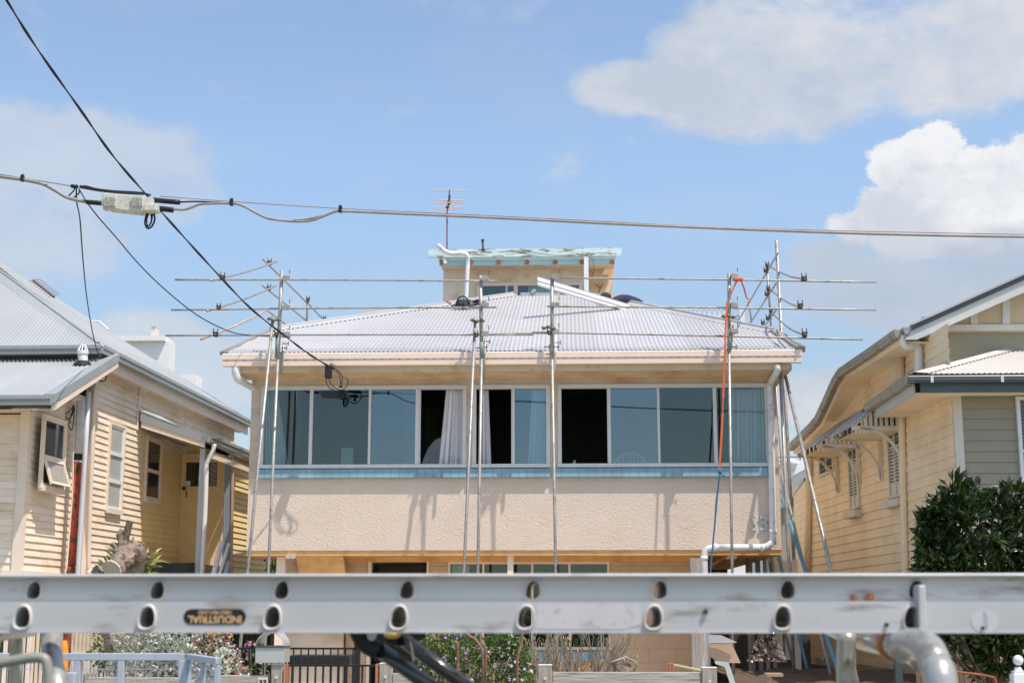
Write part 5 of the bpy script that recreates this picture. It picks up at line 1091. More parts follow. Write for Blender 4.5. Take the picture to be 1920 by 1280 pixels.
for px in (842, 906, 998, 1068, 1141): q.box(gx_(px)-.02, GYf-.03, zwb, gx_(px)+.02, GYf+.08, zwt)
q.box(gx_(840), GYf-.031, zwt, gx_(1144), GYf+.081, zwt+.05); q.box(gx_(838), GYf-.04, zwb-.05, gx_(1146), GYf+.09, zwb); wo = q.build('window_frame', trim_l, H)
for a, b in ((842, 906), (906, 998), (998, 1068), (1068, 1141)): q = MB(); q.poly((gx_(a), GYf+.03, zwb), (gx_(b), GYf+.03, zwb), (gx_(b), GYf+.03, zwt), (gx_(a), GYf+.03, zwt)); q.build('pane', win_glass, wo)
q = MB(); x0, x1 = gx_(990), gx_(1149); q.prism([(x0, GYf-.1, zwb-.24), (x0, GYf-.09, zwb-.08), (x0, GYf-.005, zwb-.055), (x0, GYf-.005, zwb-.24)], (x1-x0, 0, 0)); q.build('window_sill', tile, H, bevel=.01)
curtain('pale curtain at the left of the ground floor window above the ladder', [(848, 1059), (880, 1059)], [(848, 1210), (880, 1210)], GYf+.2, 8, .03, None)
for px in (947, 957):
    pass
q = MB(); a = P(957, 1040, 24.6); q.box(a.x-.05, a.y, 0, a.x+.05, a.y+.1, 2.5); q.build('carport_post', trim_l, H)
q = MB(); a = P(527, 1040, 24.7); q.box(a.x-.075, a.y, 0, a.x+.075, a.y+.15, 2.49); q.build('corner_post', gutter_m, H)
q = MB(); a = P(1310, 1030, 24.8); q.box(a.x, a.y, 0, a.x+.04, a.y+.7, 2.5); q.build('corner_post', ochre, H)
# flood lights, meter marks
q = MB()
for px in (542, 551): c = P(px, 1040, 24.55); q.tube([c, c+V((0, -.07, -.02))], [.03, .05], 10)
q.build('flood_light', trim_l, H)
# undercroft bits on the right
q = MB(); q.prism([P(1357, 1036, 24.9), P(1386, 1036, 24.9), P(1380, 1047, 24.9), P(1362, 1047, 24.9)], (0, .3, 0)); q.build('lamp_shade', gutter_m, H)
q = MB(); q.beam(P(1332, 1060, 24.9), P(1362, 1042, 24.9), .04, .06, (0, 1, 0)); q.build('brace', redwood, H)
for px in (1401, 1434, 1447):
    q = MB(); a = P(px, 1045, 26+(px-1400)*.02); q.box(a.x-.03, a.y, 0, a.x+.03, a.y+.06, 2.55); q.build('undercroft_post', timber, H)
for px, yb, m in ((1409, 1250, timber), (1424, 1250, timber), (1462, 1236, trim_l), (1478, 1236, trim_l), (1495, 1255, trim_l)):
    q = MB(); a = P(px, 1180, 27); q.box(a.x-.06 if m is trim_l else a.x-.03, 27, P(px, yb, 27).z if yb < 1250 else 0, a.x+.05, 27.1, 2.5); tag(q.build('fence_paling', m), {1409: 'brown post just behind the foil bundle, left one', 1424: 'brown post crossing the middle of the foil bundle', 1462: 'narrow pale paling left of the wide one in the dark side passage', 1478: 'pale paling ending short, middle of the side passage', 1495: 'wide pale paling with stained foot, nearest the right house'}[px], 'post')
q = MB(); q.box(-8.2, 29.4, 0, XL-.02, 29.5, 2.2); tag(q.build('shade_backdrop', mat('shade_backdrop_dark', (.05, .045, .035), .9, .3, 6, stretch=(8, 1, .3))), 'added dark shade screen under the side of the left house beside the middle house', 'backdrop')  # sheet added where only deep shade shows between the houses
# dark undercroft wall behind and neighbours seen through the gap
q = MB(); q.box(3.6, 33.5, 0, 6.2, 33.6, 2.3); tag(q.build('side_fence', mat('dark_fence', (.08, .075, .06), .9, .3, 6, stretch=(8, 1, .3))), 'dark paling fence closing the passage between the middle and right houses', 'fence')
g = MB(); g.box(3.55, 16, -.1, 5.5, 40, .015); o = g.build('bounce_path', conc); o['kind'] = 'structure'  # unseen pale strip added to bounce sun onto the right house wall
GW2 = thing('grey_side_building', 'grey sheet clad building with pale roof edge in the gap beside the right house', 'building', (4.9, 37, 0))
q = MB(); q.prism([P(1466, 945, 36), P(1496, 905, 36), P(1540, 905, 36), P(1540, 1140, 36), P(1466, 1140, 36)], (0, 3, 0)); q.build('wall', mat('grey_sheet', (.36, .34, .30), .8, .06), GW2)
q = MB(); q.beam(P(1462, 948, 35.9), P(1498, 902, 35.9), .3, .2, (0, 0, 1)); q.build('roof_edge', roofw, GW2)
SH = thing('white_shed', 'white ribbed gabled shed with a round turbine vent far behind the right gap', 'shed', (9, 60, 0))
q = MB(); Ys = 60; q.prism([P(1440, 1130, Ys), P(1440, 905, Ys), P(1478, 885, Ys), P(1530, 858, Ys), P(1560, 880, Ys), P(1560, 1130, Ys)][::-1], (0, 8, 0)); q.build('wall', mat('ribbed_white', (.60, .64, .68), .5, .06, 5), SH)
q = MB()
for i in range(16): x = 1472+i*4; y = 905-(x-1478)*.4; a = P(x, max(876, y+10), Ys-.05); b = P(x, 925, Ys-.05); q.beam(a, b, .06, .08, (0, 1, 0))
q.build('rib', MATS['ribbed_white'], SH)
q = MB(); q.beam(P(1462, 893, Ys-.2), P(1526, 858, Ys-.2), .4, .45); q.build('barge', white, SH)
q = MB(); q.box(P(1470, 930, Ys-2).x, Ys-2, P(1470, 945, Ys).z, P(1514, 930, Ys-2).x, Ys, P(1470, 925, Ys).z); q.build('awning', roofg, SH)
q = MB(); q.ball(P(1482, 868, Ys-.5), .32, 12, 7, (1, 1, .6)); q.tube([P(1482, 870, Ys-.5), P(1482, 880, Ys-.5)], .22, 12); q.build('turbine_vent', alu, SH, smooth=True)
PLn = MB()
for y in (856, 864, 871): PLn.tube([P(1400, y+3, 90), P(1600, y-4, 90)], .03, 5)
tag(PLn.build('power_lines', blackc), 'three faint power lines high behind the white shed', 'power lines')
# far white building behind the left roof
FB = thing('white_apartment_block', 'white flat roofed building with chimney and glass balustrade behind the left house roof', 'building', (-20, 70, 0)); Yf = 70
def fbx(mb, x0, x1, yt, yb, Y=Yf, d=10): a, b = P(x0, yt, Y), P(x1, yb, Y); mb.box(a.x, Y, b.z, b.x, Y+d, a.z)
q = MB(); fbx(q, 160, 301, 640, 1000, Yf, 1.2); q.build('wall', white, FB)
q = MB(); fbx(q, 130, 308, 630, 638, Yf-.3, 1.9); q.build('flat_roof', white, FB)
q = MB(); fbx(q, 284, 291, 611.5, 632, Yf+.2, .6); fbx(q, 283, 292, 609, 611.4, Yf+.15, .7); q.build('chimney', trim_r, FB)
q = MB(); 
for x in (163, 178, 186, 194, 201): a = P(x, 602+(x-163)*.4, Yf+2); q.tube([a, P(x, 640, Yf+2)], .035, 5)
q.tube([P(160, 601, Yf+2), P(186, 602, Yf+2), P(204, 618, Yf+2)], .05, 5); q.build('balustrade', alu, FB)
q = MB(); fbx(q, 325, 355, 702, 1000, Yf-15, 1); tag(q.build('white_building', white), 'small blank white building end just above the left house eave', 'building')
LT = thing('roof_terrace', 'white wall top with pierced balustrade showing behind the right hip of the roof', 'building', (5, 45, 0)); Yl = 45
q = MB(); a, b = P(1240, 579, Yl), P(1390, 680, Yl); q.box(a.x, Yl+.1, 0, b.x, Yl+6, P(1300, 597, Yl).z); q.build('wall', white, LT)
q = MB(); z0_, z1_ = P(1300, 577, Yl).z, P(1300, 580, Yl).z; q.box(a.x, Yl, z1_, b.x, Yl+.15, z0_); q.box(a.x, Yl, P(1300, 594, Yl).z, b.x, Yl+.15, P(1300, 591, Yl).z); q.build('rail', white, LT)
for i in range(12): px = 1262+i*9.5; q = MB(); c0, c1 = P(px, 580, Yl+.05), P(px+2.5, 592, Yl+.05); q.beam(c0, c1, .05, .07, (0, 1, 0)); q.build('baluster', white, LT)
q = MB(); fbx(q, 1240, 1250, 574, 600, Yl-.1, .2); q.build('pier', white, LT); q = MB(); fbx(q, 1386, 1397, 575, 606, Yl-.1, .2); q.build('pier', white, LT)
q = MB(); fbx(q, 681, 752, 578.5, 590, 42, .2); LT2 = tag(q.build('lattice_wall', mat('white_lattice', (.62, .62, .60), .8, .2, 30)), 'pale lattice topped wall peeking over the left slope of the white roof', 'wall')
# ================================================================ front fence, gate, mailbox
FY_ = 13.0
def post(px, top, w_, label, m=timber, Y=FY_, strip=None):
    a = P(px, top, Y); t = thing('fence_post', label, 'post', V((a.x, Y, 0)), 'weathered timber fence posts')
    q = MB(); q.box(a.x-w_/2, Y, 0, a.x+w_/2, Y+w_, a.z-.012); q.build('shaft', m, t, bevel=.006)
    q = MB(); q.box(a.x-w_/2-.002, Y-.002, a.z-.012, a.x+w_/2+.002, Y+w_+.002, a.z); q.build('cap', endgrain, t, bevel=.003)
    q = MB(); q.tube([a+V((0, -.012, -.12)), a+V((0, 0, -.12))], .012, 8); q.build('bolt_head', alu, t)
    if strip: q = MB(); q.box(a.x+strip*w_/2-(.025 if strip < 0 else 0), Y+.01, 0, a.x+strip*w_/2+(0 if strip < 0 else .025), Y+.1, a.z-.01); q.build('side_batten', redwood, t)
    return t
post(519, 1243, .095, 'weathered post under the silver mailbox at the left end of the black gate', strip=1.5)
post(723, 1242, .11, 'weathered post at the right end of the black gate, behind the black bars', strip=-1.2)
post(1022, 1245, .12, 'weathered post with pale top between the flowering shrub and the long rail')
post(1330, 1250, .13, 'weathered post with pale top at the foot of the white downpipe')
def rail(x0, x1, yt, label, Y=FY_+.02, h=.14):
    a, b = P(x0, yt, Y), P(x1, yt, Y); q = MB(); q.box(a.x, Y, a.z-h, b.x, Y+.045, a.z); tag(q.build('fence_rail', timberh, bevel=.006), label, 'rail', 'weathered timber fence rails')
rail(1036, 1314, 1259, 'long weathered top rail in front of the tan block wall'); rail(411, 503, 1265, 'short weathered rail left of the mailbox carrying the number plate'); rail(736, 772, 1261, 'pale rail stub right of the gate post, under the black bars'); rail(160, 345, 1269, 'weathered rail seen through the blue mesh trailer side', FY_+.3)
q = MB(); c = P(492, 1279, FY_-.02); q.box(c.x-.045, FY_+.0, c.z-.06, c.x+.04, FY_+.018, c.z+.045); npl = tag(q.build('number_plate', trim_r), 'small pale plate numbered 33 on the rail below the mailbox', 'number plate')
vs, fs = text_mesh('33', .05, .002, .002); q = MB(); q.add([V((v.x, v.z, v.y))+V((c.x, FY_-.003, c.z-.005)) for v in vs], [f[::-1] for f in fs]); q.build('numerals', black, npl)
q = MB(); a = P(1307, 1170, 15); q.box(a.x-.055, 15, 0, a.x+.05, 15.1, 2.1); tag(q.build('timber_post', timber), 'tall grey timber post just left of the white downpipe', 'post')
MBx = thing('mailbox', 'silver arched mailbox standing on the fence by the black gate', 'mailbox', V((P(509, 1240, FY_+.1).x, FY_+.1, P(509, 1243, FY_+.1).z)))
my = FY_-.02; a, b = P(479, 1213, my), P(531, 1242, my); ms_ = mat('silver_box', (.50, .52, .52), .35, .05, metal=.3)
q = MB(); q.box(a.x, my, b.z, b.x, my+.3, a.z); q.build('box', ms_, MBx, bevel=.004)
q = MB(); q.box(a.x-.006, my-.01, a.z, b.x+.006, my+.3, a.z+.012); q.build('lid_lip', darkg, MBx)
q = MB(); cx = (a.x+b.x)/2; rx_ = (b.x-a.x)/2; n = 14
ou = [V((cx+rx_*math.cos(t), my, a.z+.012+.125*math.sin(t))) for t in [math.pi*i/n for i in range(n+1)]]
for i in range(n): q.hexa([ou[i], ou[i]+V((0, .3, 0)), ou[i+1]+V((0, .3, 0)), ou[i+1], ou[i]*1+V((0, 0, -.01)), ou[i]+V((0, .3, -.01)), ou[i+1]+V((0, .3, -.01)), ou[i+1]+V((0, 0, -.01))])
q.build('arched_lid', ms_, MBx, smooth=False)
GT = thing('black_gate', 'black steel picket gate between two weathered posts', 'gate', P(605, 1250, FY_))
def bar(mb, x0, x1, y0, y1, Y, t=.025): a, b = P(x0, y0, Y), P(x1, y1, Y); mb.box(a.x, Y, b.z, b.x, Y+t, a.z)
gy = FY_+.05
q = MB(); bar(q, 541, 702, 1245, 1249, gy); q.build('top_rail', blacksteel, GT)
for i in range(11): x = 546+i*14.6; q = MB(); a = P(x, 1249, gy+.005); q.box(a.x, gy+.005, .08, a.x+.016, gy+.02, a.z); q.build('picket', blacksteel, GT)
q = MB(); a = P(541, 1247, gy); q.box(a.x, gy, .08, P(702, 1247, gy).x, gy+.025, .11); q.build('bottom_rail', blacksteel, GT)
G2 = thing('black_railing', 'taller black railing standing a little behind the black gate', 'railing', P(600, 1240, 15.5)); gy = 15.5
q = MB(); bar(q, 446, 668, 1213, 1217, gy); q.build('top_rail', blacksteel, G2)
q = MB(); bar(q, 664.5, 671.5, 1193, 1400, gy, .05); q.build('end_post', blacksteel, G2)
for i in range(16): x = 452+i*13.9; q = MB(); a = P(x, 1216, gy+.005); q.box(a.x, gy+.005, .2, a.x+.014, gy+.02, a.z); q.build('picket', blacksteel, G2)
q = MB(); bar(q, 540, 655, 1228, 1246, 17.5, .5); tag(q.build('planter_trough', black, bevel=.01), 'long black trough behind the black railing pickets', 'trough')
q = MB(); bar(q, 606, 670, 1245, 1246, 18, .3); q.v = []; q.f = []; q.m = []
# hand rake, cut stump, plastic chair, boards, foil bundle
RK = thing('hand_rake', 'three pronged rusty hand fork hooked over the fence rail', 'garden fork', P(1265, 1245, FY_+.2)); ry = FY_+.2
q = MB(); q.tube([P(1256, 1245, ry), P(1300, 1254, ry+.2), P(1330, 1260, ry+.3)], .016, 8); q.build('handle', mat('cane', (.45, .36, .22), .6, .2), RK)
for dx in (0, 6, 12): q = MB(); q.tube(smoothpts([P(1257+dx*.4, 1243, ry), P(1250+dx, 1246, ry-.03), P(1248+dx, 1262, ry-.05)], 4), .009, 6); q.build('tine', rustm, RK)
STp = thing('cut_tree_stump', 'pruned forked stump behind the long fence rail', 'stump', P(1169, 1300, 14.2)); sy2 = 14.2
q = MB(); q.tube([V((P(1170, 1250, sy2).x, sy2, 0)), P(1170, 1262, sy2), P(1160, 1236, sy2)], [.11, .1, .085], 10); q.tube([P(1172, 1262, sy2), P(1182, 1236, sy2)], [.09, .08], 10)
for v in q.v: v += V((random.gauss(0, .008), random.gauss(0, .008), 0))
q.build('trunk', bark, STp); q = MB(); q.tube([P(1160, 1236, sy2), P(1159.5, 1234.8, sy2)], .085, 10); q.build('cut_face', cutwood, STp); q = MB(); q.tube([P(1182, 1236, sy2), P(1182.5, 1234.8, sy2)], .078, 10); q.build('cut_face', cutwood, STp)
PC = thing('plastic_chair', 'grey plastic garden chair turned sideways under the house', 'chair', P(1370, 1300, 17)); cy_ = 17
gp_ = mat('grey_plastic', (.45, .50, .48), .5, .08)
q = MB(); q.prism([P(1340, 1238, cy_), P(1366, 1241, cy_), P(1372, 1258, cy_), P(1380, 1284, cy_), P(1370, 1284, cy_), P(1360, 1250, cy_), P(1342, 1244, cy_)], (0, .05, 0)); q.build('armrest', gp_, PC)
s = P(1355, 1290, cy_); q = MB(); q.box(s.x-.22, cy_-.1, s.z-.03, s.x+.22, cy_+.4, s.z); q.build('seat', gp_, PC, bevel=.02); q = MB(); q.prism([s+V((-.22, -.1, 0)), s+V((-.26, -.1, .38)), s+V((-.22, -.1, .38)), s+V((-.18, -.1, 0))], (0, .5, 0)); q.build('backrest', gp_, PC)
for dx in (-.2, .2):
    for dy in (-.08, .36): q = MB(); q.tube([s+V((dx, dy, -.02)), V((s.x+dx*1.15, cy_+dy, 0))], [.025, .018], 8); q.build('leg', gp_, PC)
q = MB(); q.prism([P(1330, 1206, 18.5), P(1372, 1206, 18.5), P(1389, 1242, 18.5), P(1352, 1242, 18.5), P(1340, 1236, 18.5), P(1330, 1228, 18.5)], (0, .03, 0)); tag(q.build('plywood_sheet', mat('plywood', (.44, .32, .22), .7, .12, 5)), 'curved tan plywood sheet leaning below the corrugated offcut', 'board')
q = MB(); a = P(1330, 1204, 18.4); q.prism([P(1328, 1189, 18.4), P(1352, 1190, 18.4), P(1382, 1203, 18.4), P(1372, 1205, 18.4), P(1328, 1205, 18.4)], (0, .05, 0)); tag(q.build('corrugated_offcut', roofw), 'pale corrugated sheet offcut lying on the tan plywood', 'metal sheet')
q = MB(); c = P(1434, 1200, 19); n = 0
def crumple(c, sx, sz, m_, k=14):
    vs = [];
    for j in range(k+1):
        for i in range(k+1):
            s, t = i/k-.5, j/k; wd = .35+.65*t
            vs.append(c+V((s*sx*wd*1.2, random.uniform(-.05, .05)+.06*math.cos(s*6), -t*sz))+V((random.uniform(-.012, .012), 0, random.uniform(-.012, .012))))
    fs = [(j*(k+1)+i, j*(k+1)+i+1, (j+1)*(k+1)+i+1, (j+1)*(k+1)+i) for j in range(k) for i in range(k)]
    tris = []
    for f in fs: tris += [(f[0], f[1], f[2]), (f[0], f[2], f[3])]
    m_.add(vs, tris)
crumple(P(1436, 1180, 19), .42, .40, q, 16); tag(q.build('foil_bundle', mat('crinkled_foil', (.42, .36, .32), .22, .25, 5, metal=.8)), 'crinkled silver and bronze foil hanging in the dark side passage', 'foil')
q = MB(); a = P(1452, 1262, 20); q.box(a.x-.1, 20, a.z-.04, a.x+.12, 20.3, a.z-.0); tag(q.build('timber_offcut', mat('tan_offcut', (.4, .28, .18), .8, .1)), 'small tan timber offcut on the dark passage floor', 'offcut')
# mulch bank on the floor of the passage so the offcut and posts rest on it
q = MB(); n = 12; vs = []; 
for j in range(n+1):
    for i in range(n+1): vs.append(V((2.4+3.0*i/n, 19+6*j/n, .42+.10*random.random()+.15*j/n)))
q.add(vs, [(j*(n+1)+i, j*(n+1)+i+1, (j+1)*(n+1)+i+1, (j+1)*(n+1)+i) for j in range(n) for i in range(n)]); o = q.build('garden_bed', mat('mulch', (.10, .07, .045), .95, .4, 20, .8, 30)); o['kind'] = 'structure'
# brown fence and white picket post at the right
FR = thing('paling_fence', 'brown paling fence behind the glossy dark bush', 'fence', P(1760, 1250, 19)); fy = 19.5
for i in range(26): px = 1716+i*9; q = MB(); a = P(px, 1232+(i % 3)*1.3, fy); q.box(a.x, fy, 0, a.x+.055, fy+.02, a.z); q.build('paling', mat('brown_paling', (.22, .16, .11), .9, .2, 6, stretch=(1, 1, .2)) if i == 0 else MATS['brown_paling'], FR)
q = MB(); a = P(1684, 1200, 19.3); q.box(a.x-.05, 19.3, 0, a.x+.04, 19.4, P(1684, 1218, 19.3).z); tag(q.build('dark_gate_post', darkg), 'dark narrow post at the left end of the brown paling fence', 'post')
q = MB(); q.tube(smoothpts([P(1794, 1259, 15.5), P(1830, 1263, 15.5), P(1858, 1268, 15.5), P(1866, 1274, 15.5), P(1870, 1300, 15.5)], 4), .012, 8); tag(q.build('rusty_hoop', rustm), 'thin rusty bent rod in front of the brown paling fence', 'rod')
PP = thing('picket_post', 'white post with ball finial at the bottom right corner', 'post', P(1909, 1270, 11)); py_ = 11.0; c = P(1909, 1237, py_)
q = MB(); t = P(1909, 1257, py_); q.box(t.x-.05, py_-.05, 0, t.x+.05, py_+.05, t.z-.02); q.build('shaft', white, PP, bevel=.004)
q = MB(); q.box(t.x-.04, py_-.04, t.z-.02, t.x+.04, py_+.04, t.z); q.tube([t, t+V((0, 0, .03))], [.035, .02], 10); q.build('cap', white, PP)
q = MB(); q.ball(c, .038, 14, 10); q.build('ball', white, PP, smooth=True)
q = MB(); a = P(1893, 1277, py_); q.box(a.x-1.0 if False else P(1893, 1277, py_).x, py_-.02, a.z-.1, t.x-.052, py_+.02, a.z); q.build('rail_end', white, PP)
# clutter low on the right house wall
q = MB(); c = P(1552, 1240, 26); q.tube(smoothpts([P(1540, 1238, 26), P(1548, 1233, 26), P(1556, 1240, 26), P(1554, 1262, 26)], 4), .04, 8); q.box(c.x-.1, 26, c.z-.35, c.x+.05, 26.15, c.z-.15); tag(q.build('gas_meter', mat('meter_grey', (.3, .27, .22), .6, .1)), 'small grey meter with curved pipe low on the right house wall', 'meter')
# ================================================================ blue cage trailer
TR = thing('cage_trailer', 'pale blue trailer with welded mesh cage and open end gate', 'trailer', P(240, 1280, 8.5)); ty = 8.5
TA, TB, TCn = P(-40, 1225, ty), P(345, 1224, ty), P(410, 1232, 7.75)
zt_ = TB.z; zb_ = .55
def fr_(name, a, b, w_=.05): q = MB(); q.beam(a, b, w_, w_); return q.build(name, bluemetal, TR, bevel=.004)
TA.z = zt_; TCn.z = zt_-.0
fr_('top_rail', TA+V((0, 0, -.02)), TB+V((0, 0, -.02)), .042); fr_('end_top_rail', TB+V((.03, 0, -.02)), TCn+V((0, 0, -.02)), .035)
for px in (147, 229, 345): a = P(px, 1230, ty); fr_('upright', V((a.x, ty, zt_-.04)), V((a.x, ty, zb_)), .04 if px != 345 else .05)
for f_ in (0.0, .52, .98): a = (TB+V((.03, 0, 0))).lerp(TCn, f_); fr_('end_upright', V((a.x, a.y, zt_-.04)), V((a.x, a.y, zb_)), .03)
q = MB()
i = 0; x = TA.x
while x < TB.x: q.tube([(x, ty, zt_-.05), (x+.004, ty, zb_)], .0028, 4); x += .0445
z = zt_-.09
while z > zb_: q.tube([(TA.x, ty-.004, z), (TB.x, ty-.004, z)], .0028, 4); z -= .085
q.build('mesh', bluemetal, TR)
q = MB()
for i in range(1, 24):
    a = (TB+V((.03, 0, 0))).lerp(TCn, i/24); q.tube([(a.x, a.y, zt_-.05), (a.x, a.y, zb_)], .0014, 4)
z = zt_-.09
while z > zb_: q.tube([(TB.x+.03, TB.y, z), (TCn.x, TCn.y, z)], .0016, 4); z -= .085
q.build('end_mesh', bluemetal, TR)
q = MB(); q.box(TA.x, ty-.02, zb_-.3, TB.x, ty+.02, zb_); q.box(TA.x, 6.9, zb_-.3, TB.x, ty, zb_-.26); q.build('tray', bluemetal, TR)
for xw in (-2.9,): q = MB(); q.tube([(xw, 7.0, .3), (xw, 7.2, .3)], .3, 24); q.build('wheel', black, TR); q = MB(); q.tube([(xw, 8.3, .3), (xw, 8.48, .3)], .3, 24); q.build('wheel', black, TR)
q = MB(); a = P(132, 1268, 8.45); q.box(P(122, 1268, 8.42).x, 8.40, zb_, P(142, 1268, 8.42).x, 8.46, P(130, 1260, 8.42).z); q.build('latch_box', bluemetal, TR, bevel=.006)
# orange and white marker by the red pipe
q = MB(); a = P(120, 1212, 12); q.tube([P(120, 1200, 12), P(120, 1210, 12), P(120, 1223, 12), P(120, 1300, 12)], [.022, .032, .036, .036], 12); tag(q.build('safety_marker', mat('orange_marker', (.85, .30, .02), .5, .1)), 'small orange topped marker below the red soil pipe behind the trailer rail', 'marker')
# ================================================================ foreground ladder on its rack
LY = 3.5
LA_ = thing('extension_ladder', 'aluminium extension ladder lying on edge across the foreground with teardrop rung holes', 'ladder', P(960, 1160, LY))
def holeplate(mb, zt0, zb0, Y, xs, cz, w_, h_, x0, x1, skew=.25, n=20):
    # vertical web with teardrop holes; xs hole centres
    cells = []; xs = sorted(xs); half = w_*.95
    cur = x0
    def rect(a, b): mb.poly((a, Y, zb0), (b, Y, zb0), (b, Y, zt0), (a, Y, zt0))
    for x in xs:
        rect(cur, x-half); hp_ = hole(x, cz, w_, h_, skew, n); sq = []
        for p in hp_:
            dx, dz = p[0]-x, p[1]-cz; k = min((half/abs(dx)) if abs(dx) > 1e-6 else 9e9, ((zt0-cz)/dz) if dz > 1e-6 else ((zb0-cz)/dz if dz < -1e-6 else 9e9)); sq.append((x+dx*k, cz+dz*k))
        m_ = len(hp_)
        # corners are closed with extra triangles
        for i in range(m_):
            a, b = hp_[i], hp_[(i+1) % m_]; c, d = sq[(i+1) % m_], sq[i]
            on = lambda p: (abs(abs(p[0]-x)-half) < 1e-5, abs(p[1]-zt0) < 1e-5 or abs(p[1]-zb0) < 1e-5)
            if (on(c)[0] and not on(c)[1] and on(d)[1] and not on(d)[0]) or (on(d)[0] and not on(d)[1] and on(c)[1] and not on(c)[0]):
                cx = x+math.copysign(half, (c[0]+d[0])/2-x); cz_ = zt0 if (c[1]+d[1])/2 > cz else zb0
                mb.poly((a[0], Y, a[1]), (b[0], Y, b[1]), (c[0], Y, c[1]), (cx, Y, cz_), (d[0], Y, d[1]))
            else: mb.poly((a[0], Y, a[1]), (b[0], Y, b[1]), (c[0], Y, c[1]), (d[0], Y, d[1]))
        cur = x+half
    rect(cur, x1)
def hole(x, cz, w_, h_, skew, n=20):
    o = []
    for i in range(n):
        t = 2*math.pi*i/n; cx, sz = math.cos(t), math.sin(t); wd = w_/2*(1.0-.22*sz); cx = math.copysign(abs(cx)**.8, cx); sz = math.copysign(abs(sz)**.85, sz)
        o.append((x+cx*wd+skew*w_*.5*sz*.5, cz+sz*h_/2))
    return o
lowx = [P(px, 1158, LY).x for px in (43, 283, 518, 751, 987, 1225, 1467, 1710)]; stp = (lowx[-1]-lowx[0])/7
lowx = [lowx[0]+stp*i for i in range(-3, 11)]
LY2 = LY+.035; upx = [P(px, 1106, LY2).x for px in (64, 299, 533, 765, 997, 1234, 1473, 1718)]; st2 = (upx[-1]-upx[0])/7; upx = [upx[0]+st2*i for i in range(-3, 11)]
LX0, LX1 = -2.45, 2.2
zl1, zl0 = P(960, 1129, LY).z, P(960, 1183, LY).z; zu1, zu0 = P(960, 1081, LY2).z, zl1+.0
cl_, cu_ = P(960, 1157, LY).z, P(960, 1105, LY2).z
sx = 1/771
q = MB(); holeplate(q, zl1, zl0, LY, lowx, cl_, 27*sx, 38*sx, LX0, LX1)
q.box(LX0, LY, zl1, LX1, LY+.028, zl1+.003); q.box(LX0, LY-.003, zl0-.004, LX1, LY+.03, zl0); q.build('lower_rail', ladal, LA_)
q = MB(); holeplate(q, zu1, zu0-.0005, LY2, upx, cu_, 25*sx, 33*sx, LX0, LX1)
q.box(LX0, LY2-.022, zu1, LX1, LY2+.03, zu1+.004); q.tube([(LX0, LY2-.022, zu1+.0025), (LX1, LY2-.022, zu1+.0025)], .005, 8); q.build('upper_rail', ladal, LA_)
for dy, z0_, z1_, nm in ((.40, zl0, zl1, 'far_lower_rail'), (.38, zu0, zu1, 'far_upper_rail')):
    pass
for xs, cz, Y, w_, h_ in ((lowx, cl_, LY, 27*sx, 38*sx), (upx, cu_, LY2, 25*sx, 33*sx)):
    for x in xs:
        q = MB(); h_a = hole(x, cz, w_, h_, .25); h_b = hole(x, cz, w_*1.32, h_*1.28, .25); n = len(h_a)
        va = [V((p[0], Y-.003, p[1])) for p in h_a]; vb = [V(((p[0]+r[0])/2, Y-.010, (p[1]+r[1])/2)) for p, r in zip(h_a, h_b)]; vc = [V((r[0], Y-.0005, r[1])) for r in h_b]
        vd = [V((p[0], Y+.38, p[1])) for p in h_a]
        q.add(vd+va, [(i, (i+1) % n, n+(i+1) % n, n+i) for i in range(n)]); ro = q.build('rung', ladal, LA_, smooth=True); q = MB(); q.add(va+vb+vc, [(k*n+i, k*n+(i+1) % n, (k+1)*n+(i+1) % n, (k+1)*n+i) for k in range(2) for i in range(n)]); q.build('collar', MATS.get('collar_metal') or mat('collar_metal', (.66, .63, .58), .5, .06), ro, smooth=True)
# far rails
q = MB(); holeplate(q, zl1, zl0, LY+.38, lowx, cl_, 27*sx, 38*sx, LX0, LX1); q.build('far_lower_rail', ladal, LA_)
q = MB(); holeplate(q, zu1, zu0-.0005, LY2+.38, upx, cu_, 25*sx, 33*sx, LX0, LX1); q.build('far_upper_rail', ladal, LA_)
# labels
a, b = P(345, 1141, LY), P(461, 1170, LY); q = MB(); r_ = (a.z-b.z)/2; cz = (a.z+b.z)/2; Yl_ = LY-.0015
pl_ = [(a.x+r_-r_*math.sin(t), cz+r_*math.cos(t)) for t in [math.pi*i/8 for i in range(9)]]+[(b.x-r_+r_*math.sin(t), cz-r_*math.cos(t)) for t in [math.pi*i/8 for i in range(9)]]
q.poly(*[(x, Yl_, z) for x, z in pl_]); lb = q.build('capacity_label', black, LA_)
gold = mat('label_gold', (.70, .45, .24), .5, .05)
for txt, h, dz, wt in (('INDUSTRIAL', .0165, -.0055, .1300), ('120KG MAX LOAD', .0085, .0105, .0800)):
    vs, fs = text_mesh(txt, h, 0, .0006 if h > .01 else .0003); mx = max(v.x for v in vs)-min(v.x for v in vs); k = wt/mx; mc = (max(v.x for v in vs)+min(v.x for v in vs))/2
    q = MB(); q.add([V(((a.x+b.x)/2-(v.x-mc)*k, Yl_-.0008, cz+dz-v.y)) for v in vs], fs); q.build('lettering', gold, lb)
q = MB(); a, b = P(1005, 1131, LY), P(1203, 1182, LY); q.poly((a.x, LY-.001, b.z+.004), (b.x-.04, LY-.001, b.z+.004), (b.x, LY-.001, b.z+.016), (b.x, LY-.001, a.z-.004), (b.x-.006, LY-.001, a.z), (a.x, LY-.001, a.z)); q.build('blank_sticker', mat('pale_sticker', (.58, .56, .57), .5, .05, 12, dirt=(.4, .38, .4), damt=.1, dscale=30), LA_)
